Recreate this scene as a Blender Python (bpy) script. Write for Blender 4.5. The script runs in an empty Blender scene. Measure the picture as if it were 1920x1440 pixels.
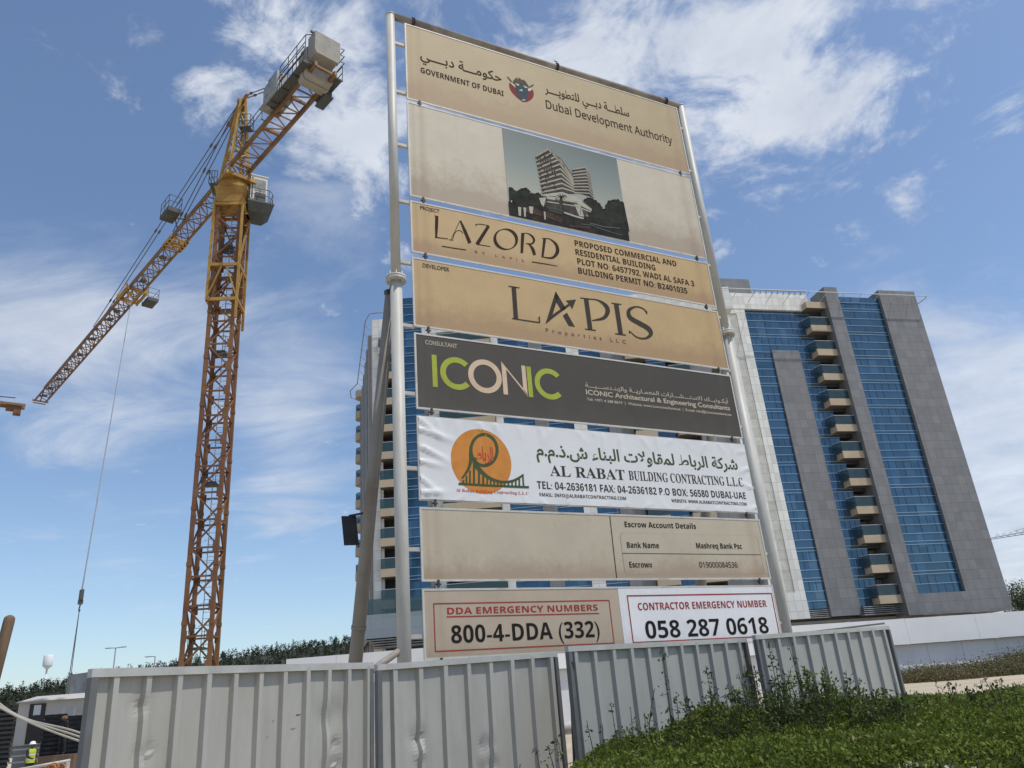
import bpy, bmesh, math, random
import numpy as np
from mathutils import Vector, Matrix
SC = bpy.context.scene
COL = SC.collection
R = math.radians
random.seed(7)
rng = np.random.default_rng(7)

# ------------------------------------------------------------------ camera
EYE = 1.6
FPX, PITCH, ROLL = 1457.07, R(22.434), R(-4.7225)      # focal length for a 1920 px wide frame
cr, sr, cp, sp = math.cos(ROLL), math.sin(ROLL), math.cos(PITCH), math.sin(PITCH)
_r = np.array([1, 0, 0.]); _u = np.array([0, -sp, cp]); _f = np.array([0, cp, sp])
CR, CU, CF = cr * _r + sr * _u, -sr * _r + cr * _u, _f
cam = bpy.data.cameras.new("camera"); camo = bpy.data.objects.new("camera", cam); COL.objects.link(camo)
cam.sensor_width = 36; cam.lens = 36 * FPX / 1920; cam.clip_end = 6000; cam.clip_start = 0.1
m = Matrix(((CR[0], CU[0], -CF[0], 0), (CR[1], CU[1], -CF[1], 0), (CR[2], CU[2], -CF[2], EYE), (0, 0, 0, 1)))
camo.matrix_world = m
SC.camera = camo
CAM = np.array([0, 0, EYE])

def ray(px, py): return (px - 960) / FPX * CR - (py - 720) / FPX * CU + CF
def atz(px, py, z): d = ray(px, py); return CAM + d * (z - EYE) / d[2]
def atr(px, py, r): d = ray(px, py); return CAM + d * r / math.hypot(d[0], d[1])   # a point at ground distance r

# ------------------------------------------------------------------ light
SC.view_settings.view_transform = 'Standard'; SC.view_settings.look = 'None'
SC.view_settings.exposure = 0.0; SC.view_settings.gamma = 1
SUN_AZ, SUN_EL = 114, 64          # degrees clockwise from the viewing direction
sd = Vector((math.sin(R(SUN_AZ)) * math.cos(R(SUN_EL)), math.cos(R(SUN_AZ)) * math.cos(R(SUN_EL)), math.sin(R(SUN_EL))))
sun = bpy.data.lights.new("sun", 'SUN'); suno = bpy.data.objects.new("sun", sun); COL.objects.link(suno)
sun.energy = 3.1; sun.angle = R(0.6); sun.color = (1, 0.95, 0.87)
suno.rotation_euler = sd.to_track_quat('Z', 'Y').to_euler(); suno.location = (30, -30, 60)

W = bpy.data.worlds.new("World"); SC.world = W; W.use_nodes = True
nt = W.node_tree; N = nt.nodes; Lk = nt.links
bg = N['Background']; bg.inputs[1].default_value = 0.135
sky = N.new('ShaderNodeTexSky'); sky.sky_type = 'NISHITA'; sky.sun_disc = False
sky.sun_elevation = R(SUN_EL); sky.sun_rotation = R(SUN_AZ); sky.altitude = 20
sky.air_density = 1.0; sky.dust_density = 1.0; sky.ozone_density = 1.2

def nd(t, **kw):
    n = N.new(t)
    for k, v in kw.items(): setattr(n, k, v)
    return n
def mathn(op, a, b=None, c=None, clamp=False):
    n = nd('ShaderNodeMath', operation=op); n.use_clamp = clamp
    for i, v in enumerate((a, b, c)):
        if v is None: continue
        if isinstance(v, (int, float)): n.inputs[i].default_value = v
        else: Lk.new(v, n.inputs[i])
    return n.outputs[0]
tc = nd('ShaderNodeTexCoord'); DIR = tc.outputs['Generated']
sep = nd('ShaderNodeSeparateXYZ'); Lk.new(DIR, sep.inputs[0])
zz = mathn('ADD', mathn('MAXIMUM', sep.outputs[2], 0.0), 0.16)
cmb = nd('ShaderNodeCombineXYZ')
Lk.new(mathn('DIVIDE', sep.outputs[0], zz), cmb.inputs[0]); Lk.new(mathn('DIVIDE', sep.outputs[1], zz), cmb.inputs[1])
def sky_noise(scale, detail, rough, dist, off, sx=1.0):
    mp = nd('ShaderNodeMapping'); Lk.new(cmb.outputs[0], mp.inputs[0])
    mp.inputs['Location'].default_value = off; mp.inputs['Scale'].default_value = (1, sx, 1); mp.inputs['Rotation'].default_value = (0, 0, 0.6)
    n = nd('ShaderNodeTexNoise'); n.inputs['Scale'].default_value = scale; n.inputs['Detail'].default_value = detail
    n.inputs['Roughness'].default_value = rough; n.inputs['Distortion'].default_value = dist
    Lk.new(mp.outputs[0], n.inputs['Vector']); return n.outputs[0]
def blob(px, py, k, amp, d=None):        # where cloud banks are put in the sky
    d = ray(px, py) if d is None else np.array(d); d = d / np.linalg.norm(d)
    v = nd('ShaderNodeVectorMath', operation='DOT_PRODUCT'); Lk.new(DIR, v.inputs[0]); v.inputs[1].default_value = d
    e = mathn('POWER', 2.718, mathn('MULTIPLY', mathn('SUBTRACT', v.outputs['Value'], 1.0), k))
    return mathn('MULTIPLY', e, amp)
def total(l):
    o = l[0]
    for x in l[1:]: o = mathn('ADD', o, x)
    return o
cum = total([blob(1180, 60, 60, .20), blob(1020, 120, 130, .12), blob(1430, 130, 90, .20), blob(1680, 20, 130, .16), blob(1300, -100, 40, .12),
             blob(640, 120, 130, .19), blob(590, 260, 160, .17), blob(480, 150, 300, .08), blob(690, 240, 200, .12), blob(140, 275, 1500, .10),
             blob(1640, 385, 900, .13), blob(1560, 200, 500, .10), blob(420, 20, 300, .06), blob(640, 20, 200, .08), blob(1460, 330, 1500, .10), blob(1400, 530, 1200, .12)])
soft = total([blob(560, 650, 160, .34), blob(90, 655, 200, .34), blob(330, 600, 220, .20), blob(1925, 850, 80, .52), blob(1880, 1040, 120, .40), blob(1800, 680, 300, .16), blob(200, 1010, 300, .22),
              blob(540, 940, 350, .26), blob(620, 420, 300, .24), blob(560, 830, 500, .16), blob(-100, 700, 200, .2), blob(1130, 30, 60, .12),
              blob(0, 0, 14, .34, (.95, -.6, .35)), blob(0, 0, 30, .3, (.4, -1, .5)), blob(0, 0, 30, .3, (-.7, -.8, .4))])  # unseen clouds behind the camera, added for reflections in the tower glass
def contrast(x, k): return mathn('ADD', mathn('MULTIPLY', mathn('SUBTRACT', x, .5), k), .5)
n1 = contrast(sky_noise(6.4, 11, .64, .4, (3.1, 1.7, 0)), 1.75); n2 = contrast(sky_noise(1.5, 9, .62, .6, (7.3, 2.2, 0), 1.9), 1.25)
n4 = contrast(sky_noise(13.0, 8, .62, .3, (2.1, 4.7, 0)), 1.0)
def ramp(x, a, b):
    mr = nd('ShaderNodeMapRange', interpolation_type='SMOOTHSTEP'); Lk.new(x, mr.inputs[0])
    mr.inputs[1].default_value = a; mr.inputs[2].default_value = b; return mr.outputs[0]
mixed = mathn('ADD', mathn('MULTIPLY', n1, .66), mathn('MULTIPLY', n4, .34))
c1 = mathn('MULTIPLY', ramp(mathn('ADD', mixed, mathn('MULTIPLY', cum, .84)), .62, .92), .93)
c2 = mathn('MULTIPLY', ramp(mathn('ADD', n2, soft), .60, 1.10), .74)
cov = mathn('MAXIMUM', c1, c2, clamp=True)
# cloud brightness varies a little with its own noise
n3 = sky_noise(5.5, 6, .6, .2, (1.3, 9.1, 0))
ccr = nd('ShaderNodeValToRGB'); Lk.new(n3, ccr.inputs[0])
ccr.color_ramp.elements[0].position = .3; ccr.color_ramp.elements[0].color = (4.3, 4.7, 5.5, 1)
ccr.color_ramp.elements[1].position = .7; ccr.color_ramp.elements[1].color = (6.0, 6.3, 6.8, 1)
tint = nd('ShaderNodeMix', data_type='RGBA', blend_type='MULTIPLY'); tint.inputs[0].default_value = 1
Lk.new(sky.outputs[0], tint.inputs[6]); tint.inputs[7].default_value = (1.05, 1.10, 1.15, 1)
mx = nd('ShaderNodeMix', data_type='RGBA'); Lk.new(cov, mx.inputs[0]); Lk.new(tint.outputs[2], mx.inputs[6]); Lk.new(ccr.outputs[0], mx.inputs[7])
Lk.new(mx.outputs[2], bg.inputs[0])

# ------------------------------------------------------------------ materials
MATS = {}
def mat(name, col, rough=.7, var=.15, scale=3.0, bump=0.0, bscale=20, metal=0.0, col2=None, mixlo=.45, mixhi=.65, stretch=(1, 1, 1), spec=.4, coords='Object'):
    """principled with noise-mottled colour, optional second colour in patches, optional bump"""
    mt = bpy.data.materials.new(name); mt.use_nodes = True; n = mt.node_tree.nodes; l = mt.node_tree.links
    b = n['Principled BSDF']; b.inputs['Roughness'].default_value = rough; b.inputs['Metallic'].default_value = metal
    b.inputs['Specular IOR Level'].default_value = spec
    t = n.new('ShaderNodeTexCoord'); mp = n.new('ShaderNodeMapping'); l.new(t.outputs[coords], mp.inputs[0]); mp.inputs['Scale'].default_value = stretch
    no = n.new('ShaderNodeTexNoise'); no.inputs['Scale'].default_value = scale; no.inputs['Detail'].default_value = 8; no.inputs['Roughness'].default_value = .65
    l.new(mp.outputs[0], no.inputs['Vector'])
    r = n.new('ShaderNodeValToRGB'); l.new(no.outputs[0], r.inputs[0])
    c = np.array(col)
    r.color_ramp.elements[0].position = .3; r.color_ramp.elements[0].color = (*(c * (1 - var)), 1)
    r.color_ramp.elements[1].position = .7; r.color_ramp.elements[1].color = (*np.minimum(c * (1 + var), 1), 1)
    out = r.outputs[0]
    if col2 is not None:
        n2 = n.new('ShaderNodeTexNoise'); n2.inputs['Scale'].default_value = scale * .45; n2.inputs['Detail'].default_value = 10; n2.inputs['Roughness'].default_value = .7
        l.new(mp.outputs[0], n2.inputs['Vector'])
        mr = n.new('ShaderNodeMapRange'); l.new(n2.outputs[0], mr.inputs[0]); mr.inputs[1].default_value = mixlo; mr.inputs[2].default_value = mixhi
        mxx = n.new('ShaderNodeMix'); mxx.data_type = 'RGBA'; l.new(mr.outputs[0], mxx.inputs[0]); l.new(out, mxx.inputs[6]); mxx.inputs[7].default_value = (*col2, 1)
        out = mxx.outputs[2]
    l.new(out, b.inputs['Base Color'])
    if bump:
        nb = n.new('ShaderNodeTexNoise'); nb.inputs['Scale'].default_value = bscale; nb.inputs['Detail'].default_value = 6; l.new(mp.outputs[0], nb.inputs['Vector'])
        bu = n.new('ShaderNodeBump'); bu.inputs['Strength'].default_value = bump; bu.inputs['Distance'].default_value = .02; l.new(nb.outputs[0], bu.inputs['Height']); l.new(bu.outputs[0], b.inputs['Normal'])
    MATS[name] = mt
    return mt

def tile_mat(name, col, grout, w, h, var=.08, rough=.55, mort=.02, caustic=None):
    """stone cladding: a grid of tiles laid on the metric UVs"""
    mt = mat(name, col, rough, var, .9, 0.05, 60); n = mt.node_tree.nodes; l = mt.node_tree.links; b = n['Principled BSDF']
    src = b.inputs['Base Color'].links[0].from_socket
    uv = n.new('ShaderNodeUVMap'); br = n.new('ShaderNodeTexBrick'); l.new(uv.outputs[0], br.inputs['Vector'])
    br.offset = 0; br.squash = 1; br.inputs['Scale'].default_value = 1; br.inputs['Brick Width'].default_value = w; br.inputs['Row Height'].default_value = h
    br.inputs['Mortar Size'].default_value = mort; br.inputs['Mortar Smooth'].default_value = .3
    br.inputs['Color1'].default_value = (.88, .88, .88, 1); br.inputs['Color2'].default_value = (1.08, 1.08, 1.08, 1); br.inputs['Mortar'].default_value = (*grout, 1); br.inputs['Bias'].default_value = 0
    if caustic is not None:
        no = n.new('ShaderNodeTexNoise'); no.inputs['Scale'].default_value = .8; no.inputs['Detail'].default_value = 5; no.inputs['Distortion'].default_value = 2; l.new(uv.outputs[0], no.inputs['Vector'])
        mr = n.new('ShaderNodeMapRange'); l.new(no.outputs[0], mr.inputs[0]); mr.inputs[1].default_value = .40; mr.inputs[2].default_value = .58
        ms = n.new('ShaderNodeMix'); ms.data_type = 'RGBA'; l.new(mr.outputs[0], ms.inputs[0]); l.new(src, ms.inputs[6]); ms.inputs[7].default_value = (*caustic, 1); src = ms.outputs[2]
    mu = n.new('ShaderNodeMix'); mu.data_type = 'RGBA'; mu.blend_type = 'MULTIPLY'; mu.inputs[0].default_value = 1
    l.new(src, mu.inputs[6]); l.new(br.outputs[0], mu.inputs[7]); l.new(mu.outputs[2], b.inputs['Base Color'])
    return mt

def glass_mat(name, col, pw, ph, rough=.06):
    """coated curtain-wall glass: every pane slightly different and slightly out of true"""
    mt = bpy.data.materials.new(name); mt.use_nodes = True; n = mt.node_tree.nodes; l = mt.node_tree.links; b = n['Principled BSDF']
    uv = n.new('ShaderNodeUVMap'); vm = n.new('ShaderNodeVectorMath'); vm.operation = 'DIVIDE'; vm.inputs[1].default_value = (pw, ph, 1); l.new(uv.outputs[0], vm.inputs[0])
    fl = n.new('ShaderNodeVectorMath'); fl.operation = 'FLOOR'; l.new(vm.outputs[0], fl.inputs[0])
    wn = n.new('ShaderNodeTexWhiteNoise'); wn.noise_dimensions = '3D'; l.new(fl.outputs[0], wn.inputs['Vector'])
    rp = n.new('ShaderNodeValToRGB'); l.new(wn.outputs['Value'], rp.inputs[0]); c = np.array(col)
    rp.color_ramp.elements[0].color = (*(c * .84), 1); rp.color_ramp.elements[1].color = (*(c * 1.14), 1)
    l.new(rp.outputs[0], b.inputs['Base Color']); b.inputs['Roughness'].default_value = rough; b.inputs['Metallic'].default_value = .35
    b.inputs['Specular IOR Level'].default_value = .6
    e = rp.color_ramp.elements.new(.90); e.color = (*(c * 1.1), 1); rp.color_ramp.elements[2].color = (*(c * 1.25 + .035), 1)    # a few panes with drawn blinds
    no = n.new('ShaderNodeTexNoise'); no.inputs['Scale'].default_value = .35; no.inputs['Detail'].default_value = 3; l.new(uv.outputs[0], no.inputs['Vector'])
    bu = n.new('ShaderNodeBump'); bu.inputs['Strength'].default_value = .15; bu.inputs['Distance'].default_value = .06; l.new(no.outputs[0], bu.inputs['Height'])
    s1 = n.new('ShaderNodeVectorMath'); s1.operation = 'SUBTRACT'; l.new(wn.outputs['Color'], s1.inputs[0]); s1.inputs[1].default_value = (.5, .5, .5)
    s2 = n.new('ShaderNodeVectorMath'); s2.operation = 'SCALE'; l.new(s1.outputs[0], s2.inputs[0]); s2.inputs['Scale'].default_value = .035
    s3 = n.new('ShaderNodeVectorMath'); s3.operation = 'ADD'; l.new(bu.outputs[0], s3.inputs[0]); l.new(s2.outputs[0], s3.inputs[1])
    s4 = n.new('ShaderNodeVectorMath'); s4.operation = 'NORMALIZE'; l.new(s3.outputs[0], s4.inputs[0]); l.new(s4.outputs[0], b.inputs['Normal'])
    MATS[name] = mt; return mt

def clear_glass(name, col, alpha):
    mt = bpy.data.materials.new(name); mt.use_nodes = True; b = mt.node_tree.nodes['Principled BSDF']
    b.inputs['Base Color'].default_value = (*col, 1); b.inputs['Roughness'].default_value = .05; b.inputs['Alpha'].default_value = alpha; b.inputs['Specular IOR Level'].default_value = .7
    MATS[name] = mt; return mt

# ------------------------------------------------------------------ mesh helpers
class MB:
    def __init__(s): s.v = []; s.f = []; s.uv = []
    def add(s, vs, fs, uvs=None):
        o = len(s.v); s.v.extend([tuple(map(float, p)) for p in vs])
        for i, f in enumerate(fs):
            s.f.append([o + k for k in f]); s.uv.append(uvs[i] if uvs else [(0., 0.)] * len(f))
        return s
    def box(s, o, ax, ay, az, a, b, c):
        """box in the frame (o; ax, ay, az) with ranges a, b, c; metric UVs"""
        o, ax, ay, az = map(np.array, (o, ax, ay, az))
        P = [(x, y, z) for x in a for y in b for z in c]
        vs = [o + ax * p[0] + ay * p[1] + az * p[2] for p in P]
        F = [((0, 1, 3, 2), (1, 2)), ((4, 6, 7, 5), (1, 2)), ((0, 4, 5, 1), (0, 2)), ((2, 3, 7, 6), (0, 2)), ((0, 2, 6, 4), (0, 1)), ((1, 5, 7, 3), (0, 1))]
        return s.add(vs, [f for f, _ in F], [[(P[k][i], P[k][j]) for k in f] for f, (i, j) in F])
    def wbox(s, a, b, c): return s.box((0, 0, 0), (1, 0, 0), (0, 1, 0), (0, 0, 1), a, b, c)
    def bar(s, p, q, w, h=None, up=(0, 0, 1)):
        """square bar from p to q"""
        p, q = np.array(p, float), np.array(q, float); d = q - p; L = np.linalg.norm(d)
        if L < 1e-6: return s
        d /= L; up = np.array(up, float)
        if abs(d @ up) > .97: up = np.array([1., .3, 0])
        x = np.cross(d, up); x /= np.linalg.norm(x); y = np.cross(x, d); h = h or w
        return s.box(p, x, y, d, (-w / 2, w / 2), (-h / 2, h / 2), (0, L))
    def tube(s, pts, r, n=8, cap=True):
        pts = [np.array(p, float) for p in pts]; k = len(pts); rs = r if hasattr(r, '__len__') else [r] * k
        vs, fs = [], []; prev = None
        for i, p in enumerate(pts):
            d = pts[min(i + 1, k - 1)] - pts[max(i - 1, 0)]; d /= np.linalg.norm(d) + 1e-12
            if prev is None: up = np.array([0, 0, 1.]) if abs(d[2]) < .9 else np.array([1., 0, 0])
            else: up = prev
            x = np.cross(d, up); x /= np.linalg.norm(x) + 1e-12; y = np.cross(x, d); prev = y
            for j in range(n):
                a = 2 * math.pi * j / n; vs.append(p + rs[i] * (math.cos(a) * x + math.sin(a) * y))
        for i in range(k - 1):
            for j in range(n): fs.append((i * n + j, i * n + (j + 1) % n, (i + 1) * n + (j + 1) % n, (i + 1) * n + j))
        if cap: fs.append(tuple(range(n))[::-1]); fs.append(tuple((k - 1) * n + j for j in range(n)))
        return s.add(vs, fs)
    def lathe(s, o, prof, n=16):
        o = np.array(o, float); vs = [o + np.array([r * math.cos(2 * math.pi * j / n), r * math.sin(2 * math.pi * j / n), z]) for r, z in prof for j in range(n)]
        fs = [(i * n + j, i * n + (j + 1) % n, (i + 1) * n + (j + 1) % n, (i + 1) * n + j) for i in range(len(prof) - 1) for j in range(n)]
        fs += [tuple(range(n))[::-1], tuple((len(prof) - 1) * n + j for j in range(n))]
        return s.add(vs, fs)
    def prism(s, poly, z0, z1):
        n = len(poly); vs = [(x, y, z0) for x, y in poly] + [(x, y, z1) for x, y in poly]
        fs = [(i, (i + 1) % n, n + (i + 1) % n, n + i) for i in range(n)] + [tuple(range(n))[::-1], tuple(range(n, 2 * n))]
        return s.add(vs, fs)
    def build(s, name, m, parent=None, smooth=False):
        """link the collected geometry as ONE object (children get coordinates relative to their thing)"""
        off = np.zeros(3); p = parent
        while p is not None: off += np.array(p.location); p = p.parent
        me = bpy.data.meshes.new(name); V = (np.array(s.v, float) - off) if s.v else np.zeros((0, 3))
        me.from_pydata(V.tolist(), [], s.f); uvl = me.uv_layers.new(name='UVMap')
        flat = [c for f in s.uv for p_ in f for c in p_]
        if len(flat) == 2 * len(me.loops): uvl.data.foreach_set('uv', flat)
        me.materials.append(MATS[m] if isinstance(m, str) else m)
        if smooth: me.polygons.foreach_set('use_smooth', [True] * len(me.polygons))
        me.update(); o = bpy.data.objects.new(name, me); COL.objects.link(o)
        if parent is not None: o.parent = parent
        return o

def thing(name, label, cat, loc=(0, 0, 0), group=None):
    o = bpy.data.objects.new(name, None); COL.objects.link(o); o.location = loc; o.empty_display_size = .3
    o['label'] = label; o['category'] = cat
    if group: o['group'] = group
    return o
def tag(o, label, cat, group=None, kind=None):
    o['label'] = label; o['category'] = cat
    if group: o['group'] = group
    if kind: o['kind'] = kind
    return o
def struct(o): o['kind'] = 'structure'; return o
def leaf_mesh(name, C, size, m, parent=None, flat=.0, jitter=.35, up=None):
    """many diamond leaves at centres C (n,3)"""
    C = np.asarray(C, float); n = len(C); off = np.zeros(3); p = parent
    while p is not None: off += np.array(p.location); p = p.parent
    d = rng.normal(size=(n, 3)); d[:, 2] = d[:, 2] * (1 - flat) + (.35 if up is None else up); d /= np.linalg.norm(d, axis=1)[:, None]
    e = rng.normal(size=(n, 3)); e -= (e * d).sum(1)[:, None] * d; e /= np.linalg.norm(e, axis=1)[:, None]
    L = (size * (1 + jitter * rng.normal(size=n))).clip(size * .4, size * 2)[:, None]
    nrm = np.cross(d, e)
    V = np.empty((n, 4, 3)); V[:, 0] = C; V[:, 1] = C + d * L * .5 + e * L * .23 + nrm * L * .06; V[:, 2] = C + d * L; V[:, 3] = C + d * L * .5 - e * L * .23 + nrm * L * .06
    V = V.reshape(-1, 3) - off
    me = bpy.data.meshes.new(name); me.vertices.add(4 * n); me.vertices.foreach_set('co', V.ravel())
    me.loops.add(4 * n); me.loops.foreach_set('vertex_index', np.arange(4 * n)); me.polygons.add(n); me.polygons.foreach_set('loop_start', np.arange(0, 4 * n, 4))
    me.update(calc_edges=True); me.validate()
    me.materials.append(MATS[m]); o = bpy.data.objects.new(name, me); COL.objects.link(o)
    if parent is not None: o.parent = parent
    return o
def leaf_mat(name, c, c2, scale, trans=.25):
    mt = mat(name, c, .6, .25, scale, col2=c2, mixlo=.42, mixhi=.62, spec=.18); n = mt.node_tree.nodes; l = mt.node_tree.links; b = n['Principled BSDF']
    g = n.new('ShaderNodeNewGeometry'); hs = n.new('ShaderNodeHueSaturation'); src = b.inputs['Base Color'].links[0].from_socket; l.new(src, hs.inputs['Color'])
    mr = n.new('ShaderNodeMapRange'); l.new(g.outputs['Random Per Island'], mr.inputs[0]); mr.inputs[3].default_value = .7; mr.inputs[4].default_value = 1.35; l.new(mr.outputs[0], hs.inputs['Value'])
    l.new(hs.outputs[0], b.inputs['Base Color'])
    tr = n.new('ShaderNodeBsdfTranslucent'); l.new(hs.outputs[0], tr.inputs[0]); ms = n.new('ShaderNodeMixShader'); ms.inputs[0].default_value = trans
    l.new(b.outputs[0], ms.inputs[1]); l.new(tr.outputs[0], ms.inputs[2]); l.new(ms.outputs[0], n['Material Output'].inputs[0]); return mt

UPZ = np.array([0, 0, 1.])
# colours
mat('steel_white', (.46, .45, .41), .5, .12, 2.5, col2=(.36, .33, .28), mixlo=.5, mixhi=.72, stretch=(3, 3, .6), bump=.05)
mat('steel_beam', (.30, .27, .23), .6, .2, 3, col2=(.16, .13, .11), mixlo=.45, mixhi=.65)
mat('strut_paint', (.26, .24, .21), .65, .12, 2.0, col2=(.2, .16, .12), mixlo=.52, mixhi=.7)
mat('frame_white', (.55, .53, .49), .45, .12, 4, col2=(.3, .26, .2), mixlo=.55, mixhi=.75)
mat('tie_dark', (.05, .045, .04), .7)
mat('galv', (.13, .135, .135), .55, .15, 5, metal=.2)
mat('rail_gray', (.40, .405, .385), .5, .12, 5, col2=(.3, .3, .29), mixlo=.5, mixhi=.7)
mat('black_plastic', (.015, .015, .017), .5)
mat('concrete', (.33, .31, .275), .85, .15, 1.5, .3, 12, col2=(.27, .25, .22), mixlo=.45, mixhi=.65)
mat('mast_rust', (.20, .095, .038), .6, .25, .7, col2=(.13, .055, .03), mixlo=.45, mixhi=.62, bump=.08)
mat('crane_yellow', (.40, .235, .045), .5, .2, .8, col2=(.24, .11, .03), mixlo=.48, mixhi=.68, bump=.05)
mat('jib_rust', (.22, .125, .05), .6, .25, .9, col2=(.14, .075, .045), mixlo=.45, mixhi=.62)
mat('crane_dark', (.07, .075, .075), .6, .25, 2)
mat('crane_gray', (.30, .31, .31), .55, .15, 2, col2=(.17, .17, .17))
mat('cab_white', (.62, .62, .60), .45, .1, 2)
mat('rope', (.10, .10, .11), .6)
mat('hoist_rope', (.42, .46, .52), .5)
mat('ground', (.50, .42, .30), .95, .15, .15, .5, 6, col2=(.40, .33, .24))
mat('sand', (.50, .41, .29), .95, .12, .5, .4, 5, col2=(.42, .34, .25))
mat('white_render', (.74, .74, .74), .8, .05, .3, col2=(.66, .66, .66), mixlo=.5, mixhi=.75)
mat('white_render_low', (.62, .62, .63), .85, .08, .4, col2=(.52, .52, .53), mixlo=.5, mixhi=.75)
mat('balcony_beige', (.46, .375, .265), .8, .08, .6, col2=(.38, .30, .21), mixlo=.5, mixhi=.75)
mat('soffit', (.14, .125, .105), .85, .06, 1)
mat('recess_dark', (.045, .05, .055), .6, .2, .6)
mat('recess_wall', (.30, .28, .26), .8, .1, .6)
mat('mullion', (.32, .43, .52), .3, .1, 2, metal=.4)
mat('mullion_dark', (.03, .07, .12), .3, .1, 2)
mat('roof_rail', (.50, .50, .49), .4, .08, 2)
mat('reveal', (.055, .06, .07), .6, .1, 1)
tile_mat('tile_gray', (.20, .20, .203), (.62, .62, .62), .9, .98, .10)
tile_mat('tile_white', (.72, .71, .66), (.66, .66, .66), .72, .98, .05, .5, .025)
tile_mat('tile_caustic', (.56, .55, .49), (.7, .7, .7), .72, .98, .08, .4, .02, caustic=(.49, .47, .41))  # mottling is reflected light patches put into the tile colour
tile_mat('tile_bluegray', (.25, .29, .32), (.75, .75, .75), 1.2, 1.0, .06, .35, .015)
glass_mat('glass_blue', (.036, .102, .182), .93, 1.48)
clear_glass('balustrade_glass', (.03, .07, .09), .5)
clear_glass('balustrade_green', (.04, .085, .09), .6)

def uv_panel_mat(name, base, dirt, bottom=.6, rough=.6, blot=.4):
    """sun-faded vinyl: grime in streaks below the hangers and mottled along the lower edge (UV 0..1)"""
    mt = mat(name, base, rough, .06, 2.5, .06, 90); n = mt.node_tree.nodes; l = mt.node_tree.links; b = n['Principled BSDF']
    src = b.inputs['Base Color'].links[0].from_socket
    uv = n.new('ShaderNodeUVMap'); sx = n.new('ShaderNodeSeparateXYZ'); l.new(uv.outputs[0], sx.inputs[0])
    def M(op, a, b_=None, clamp=False):
        k = n.new('ShaderNodeMath'); k.operation = op; k.use_clamp = clamp
        for i, v in enumerate((a, b_)):
            if v is None: continue
            if isinstance(v, (int, float)): k.inputs[i].default_value = v
            else: l.new(v, k.inputs[i])
        return k.outputs[0]
    t = n.new('ShaderNodeTexCoord')
    no = n.new('ShaderNodeTexNoise'); no.inputs['Scale'].default_value = 1.9; no.inputs['Detail'].default_value = 14; no.inputs['Roughness'].default_value = .84; l.new(t.outputs['Object'], no.inputs['Vector'])
    mp = n.new('ShaderNodeMapping'); mp.inputs['Scale'].default_value = (6, 6, .35); l.new(t.outputs['Object'], mp.inputs[0])
    ns = n.new('ShaderNodeTexNoise'); ns.inputs['Scale'].default_value = 1.2; ns.inputs['Detail'].default_value = 6; l.new(mp.outputs[0], ns.inputs['Vector'])
    low = M('POWER', M('SUBTRACT', 1.0, sx.outputs[1], True), 4.0)
    e1 = M('MULTIPLY', M('SUBTRACT', M('ADD', no.outputs[0], M('MULTIPLY', low, bottom)), .555), 3.6, True)
    # streaks near both ends
    st = None
    for u0, w in ((.036, 60.), (.963, 45.), (.012, 90.)):
        g = M('SUBTRACT', 1.0, M('MULTIPLY', M('ABSOLUTE', M('SUBTRACT', sx.outputs[0], u0)), w), True); st = g if st is None else M('ADD', st, g)
    e2 = M('MULTIPLY', M('MULTIPLY', st, ns.outputs[0]), .9, True)
    e3 = M('MULTIPLY', M('SUBTRACT', ns.outputs[0], .55), blot, True)
    tot = M('ADD', M('ADD', M('MULTIPLY', e1, .8), M('MULTIPLY', e2, .85)), e3, True)
    mxx = n.new('ShaderNodeMix'); mxx.data_type = 'RGBA'; l.new(tot, mxx.inputs[0]); l.new(src, mxx.inputs[6]); mxx.inputs[7].default_value = (*dirt, 1); l.new(mxx.outputs[2], b.inputs['Base Color'])
    return mt
uv_panel_mat('vinyl_tan', (.475, .335, .165), (.35, .225, .12))
uv_panel_mat('vinyl_tan_dull', (.40, .312, .178), (.34, .235, .135))
uv_panel_mat('vinyl_beige', (.50, .45, .35), (.33, .26, .19))
uv_panel_mat('vinyl_sand', (.49, .43, .325), (.36, .27, .19), .5)
uv_panel_mat('vinyl_charcoal', (.055, .048, .038), (.075, .066, .054), .3)
uv_panel_mat('vinyl_pink', (.46, .375, .285), (.36, .28, .20), .35)
uv_panel_mat('vinyl_white', (.74, .74, .75), (.60, .59, .58), .25)
mat('banner_white', (.70, .70, .70), .36, .04, 1.2, .22, 5, spec=.5)
for nm, c in dict(ink_brown=(.045, .028, .018), ink_black=(.02, .018, .017), ink_faint=(.20, .13, .08), ink_faintred=(.28, .15, .10), ink_red=(.33, .05, .04), ink_green=(.07, .10, .05), ink_lime=(.36, .40, .07),
                  ink_cream=(.62, .47, .34), ink_pale=(.48, .42, .33), ink_orange=(.58, .24, .06), ink_scarlet=(.45, .07, .05), ink_gray=(.055, .05, .042), ink_white=(.6, .55, .5),
                  ink_navy=(.06, .09, .11), ink_falcon=(.11, .09, .07), ink_crimson=(.24, .05, .05), ink_maroon=(.10, .04, .035),
                  print_sky=(.135, .175, .165), print_skylow=(.30, .30, .25), print_dark=(.026, .026, .023), print_tree=(.028, .031, .026), print_lines=(.36, .33, .27), print_shade=(.065, .062, .055), print_pale=(.42, .40, .33), print_brown=(.075, .045, .035)).items():
    mat(nm, c, .85, .55 if nm in ('print_dark', 'print_tree', 'print_shade', 'print_brown') else .1, 6, spec=.12)


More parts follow.
